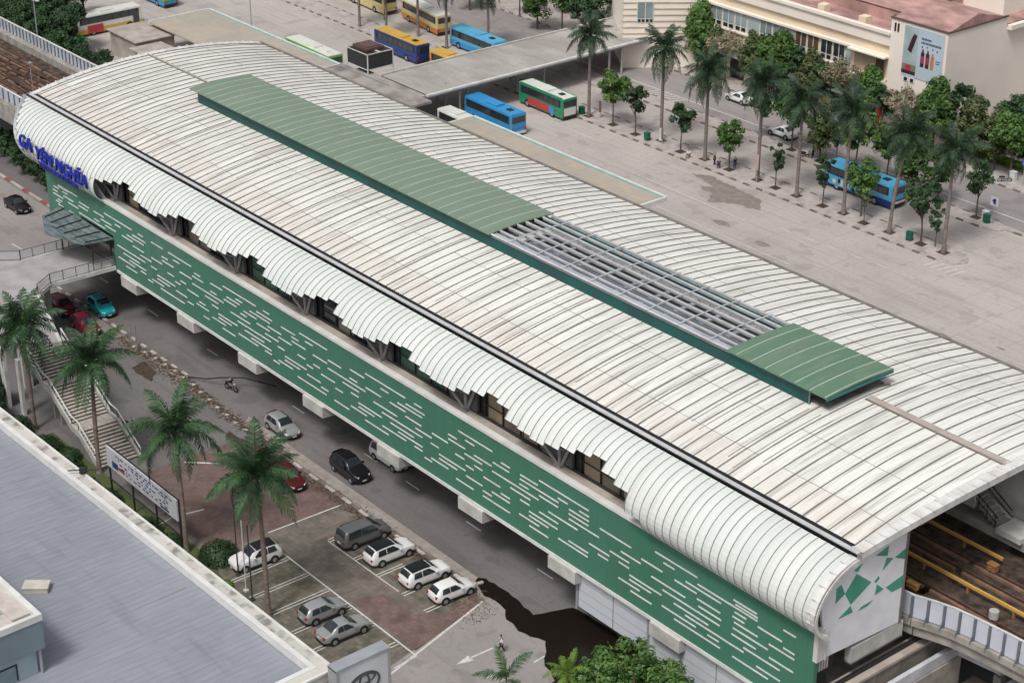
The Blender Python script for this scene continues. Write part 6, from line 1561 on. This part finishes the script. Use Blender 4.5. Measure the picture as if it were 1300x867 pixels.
for i,(x,y,s_) in enumerate([(-150.5,59.5,.55),(-144.8,59.2,.5),(-139.8,59.0,.42),(-153.5,61.5,.5)]):
    T(tE,x,y,s_,['dark low tree behind the parapet under the stair','dark low tree left of the tall palm behind the parapet','small dark tree at the parapet beside the tall palm','dark low tree at the left picture edge under the landing'][i],'low trees behind the parapet',z=-1.0)
# hedges on the far side
def hedge(label,x0,x1,y0,y1,h,m,seed,n):
    r_ = random.Random(seed); b = MB()
    for i in range(n):
        f = r_.random(); p = Vector((r_.uniform(x0,x1),r_.uniform(y0,y1),h*(r_.random()**.4)))
        s_ = .16*r_.uniform(.6,1.4); nrm = Vector((r_.gauss(0,1),r_.gauss(0,1)-.4,abs(r_.gauss(0,1))+.3)).normalized(); u = nrm.orthogonal().normalized(); v = nrm.cross(u)
        b.face([p-u*s_,p-v*s_*.6,p+u*s_,p+v*s_*.6])
    o = b.build('hedge',m); tag(o,label,'hedge')
hedge('long low yellow green hedge in front of the dark garden at right',-137,-124,187.3,188.4,1.1,leafD,5,3500)
hedge('deep dark green garden mass beside the cream end wall',-139.5,-120,189.5,196,3.4,leafB,6,9000)
T(tE,-133.5,192,.8,'broad dark tree in the garden right of the cream end wall','garden trees at right',z=0)
T(tE,-126.5,193,.8,'broad dark tree in the garden at the right edge of the picture','garden trees at right',z=0)
T(tE,-129.0,188.4,.5,'low dark tree above the yellow green hedge','garden trees at right',z=0)
# tree pits
b = MB()
for x,y in [(p[0],p[1]) for p in PF]+[(-174.1,159.8),(-169.5,159.6),(-161.1,159.7),(-152.7,160),(-144.8,160),(-137.2,160.1),(-130.6,159.9),(-122.4,160.2)]: b.box(x-.6,x+.6,y-.55,y+.55,.131,.15)
for x,y in [(-152.6,171.2),(-147.6,171),(-142,171.3),(-132.6,171),(-123.4,171.4)]: b.box(x-.6,x+.6,y-.5,y+.5,.131,.15)
b.build('planting_soil',soil,kind='structure')

# ------------------------------------------------------------------ every separate piece of these parts becomes a part of its own
def split_loose(o, most=100):
    me = o.data; n = len(me.vertices); par = list(range(n))
    def find(a):
        while par[a] != a: par[a] = par[par[a]]; a = par[a]
        return a
    for e in me.edges:
        a, b_ = find(e.vertices[0]), find(e.vertices[1])
        if a != b_: par[a] = b_
    isl = {}
    for p_ in me.polygons: isl.setdefault(find(p_.vertices[0]), []).append(p_)
    if not 1 < len(isl) <= most: return
    for k, fs_ in enumerate(isl.values()):
        ids = sorted({v for p_ in fs_ for v in p_.vertices}); mp_ = {v: i for i, v in enumerate(ids)}
        m2 = bpy.data.meshes.new(me.name); m2.from_pydata([tuple(me.vertices[v].co) for v in ids], [], [tuple(mp_[v] for v in p_.vertices) for p_ in fs_])
        for x in me.materials: m2.materials.append(x)
        m2.update()
        if k == 0: first = m2; continue
        c_ = o.copy(); c_.data = m2; COL.objects.link(c_)
    o.data = first
SPLIT = {'white_screen','ridge_flashing','terrace_box','shop_opening','deck_column','stair_pier','ramp_column','post','balcony_slab','dark_bottle','poster_tag','tag_print','column','louvre','purlin','purlin_lip','parapet_post','vent_slot','pole','screen_post','roof_pipe','red_label','lower_pane','pane','catwalk_grille','rail','trunk_paint','number_plate'}
for o in list(bpy.data.objects):
    if o.type == 'MESH' and o.parent and o.name.split('.')[0] in SPLIT: split_loose(o)

# ================================================================== CAMERA, LIGHT
cam = bpy.data.cameras.new('camera'); co = bpy.data.objects.new('camera', cam); COL.objects.link(co)
cam.sensor_width = 36; cam.lens = 2384/1300*36; cam.clip_end = 5000; cam.clip_start = 1
Rt = Vector((0.633421,0.773807,0)); Up = Vector((-.343612,.281273,.896)); Fw = Vector((-.693331,.567545,-.444054))
co.matrix_world = Matrix(((Rt.x,Up.x,-Fw.x,0),(Rt.y,Up.y,-Fw.y,0),(Rt.z,Up.z,-Fw.z,85),(0,0,0,1)))
S.camera = co
w = bpy.data.worlds.new('World'); S.world = w; w.use_nodes = True
n = w.node_tree.nodes; l = w.node_tree.links
sk = n.new('ShaderNodeTexSky'); sk.sky_type = 'NISHITA'; sk.sun_disc = False
az = math.atan2(-.35, .94)      # direction towards the sun, measured from +Y
SUN_EL = R(58)
sd = Vector((.25,-.6,0)).normalized()   # the soft light comes from the upper left of the picture
sk.sun_elevation = SUN_EL; sk.sun_rotation = math.atan2(sd.x, sd.y); sk.dust_density = 6; sk.air_density = 1.0
hs = n.new('ShaderNodeHueSaturation'); hs.inputs['Saturation'].default_value = .28
l.new(sk.outputs[0], hs.inputs['Color']); l.new(hs.outputs[0], n['Background'].inputs[0]); n['Background'].inputs[1].default_value = .108
sun = bpy.data.lights.new('sun', 'SUN'); sun.energy = 1.8; sun.angle = R(11); sun.color = (1,.965,.92)
so = bpy.data.objects.new('sun', sun); COL.objects.link(so)
dv = Vector((sd.x*math.cos(SUN_EL), sd.y*math.cos(SUN_EL), math.sin(SUN_EL)))
so.rotation_euler = dv.to_track_quat('Z', 'Y').to_euler(); so.location = (-120,90,80)
S.view_settings.view_transform = 'Standard'; S.view_settings.look = 'None'; S.view_settings.gamma = 1; S.view_settings.exposure = .0
S.render.resolution_x = 1024; S.render.resolution_y = 682
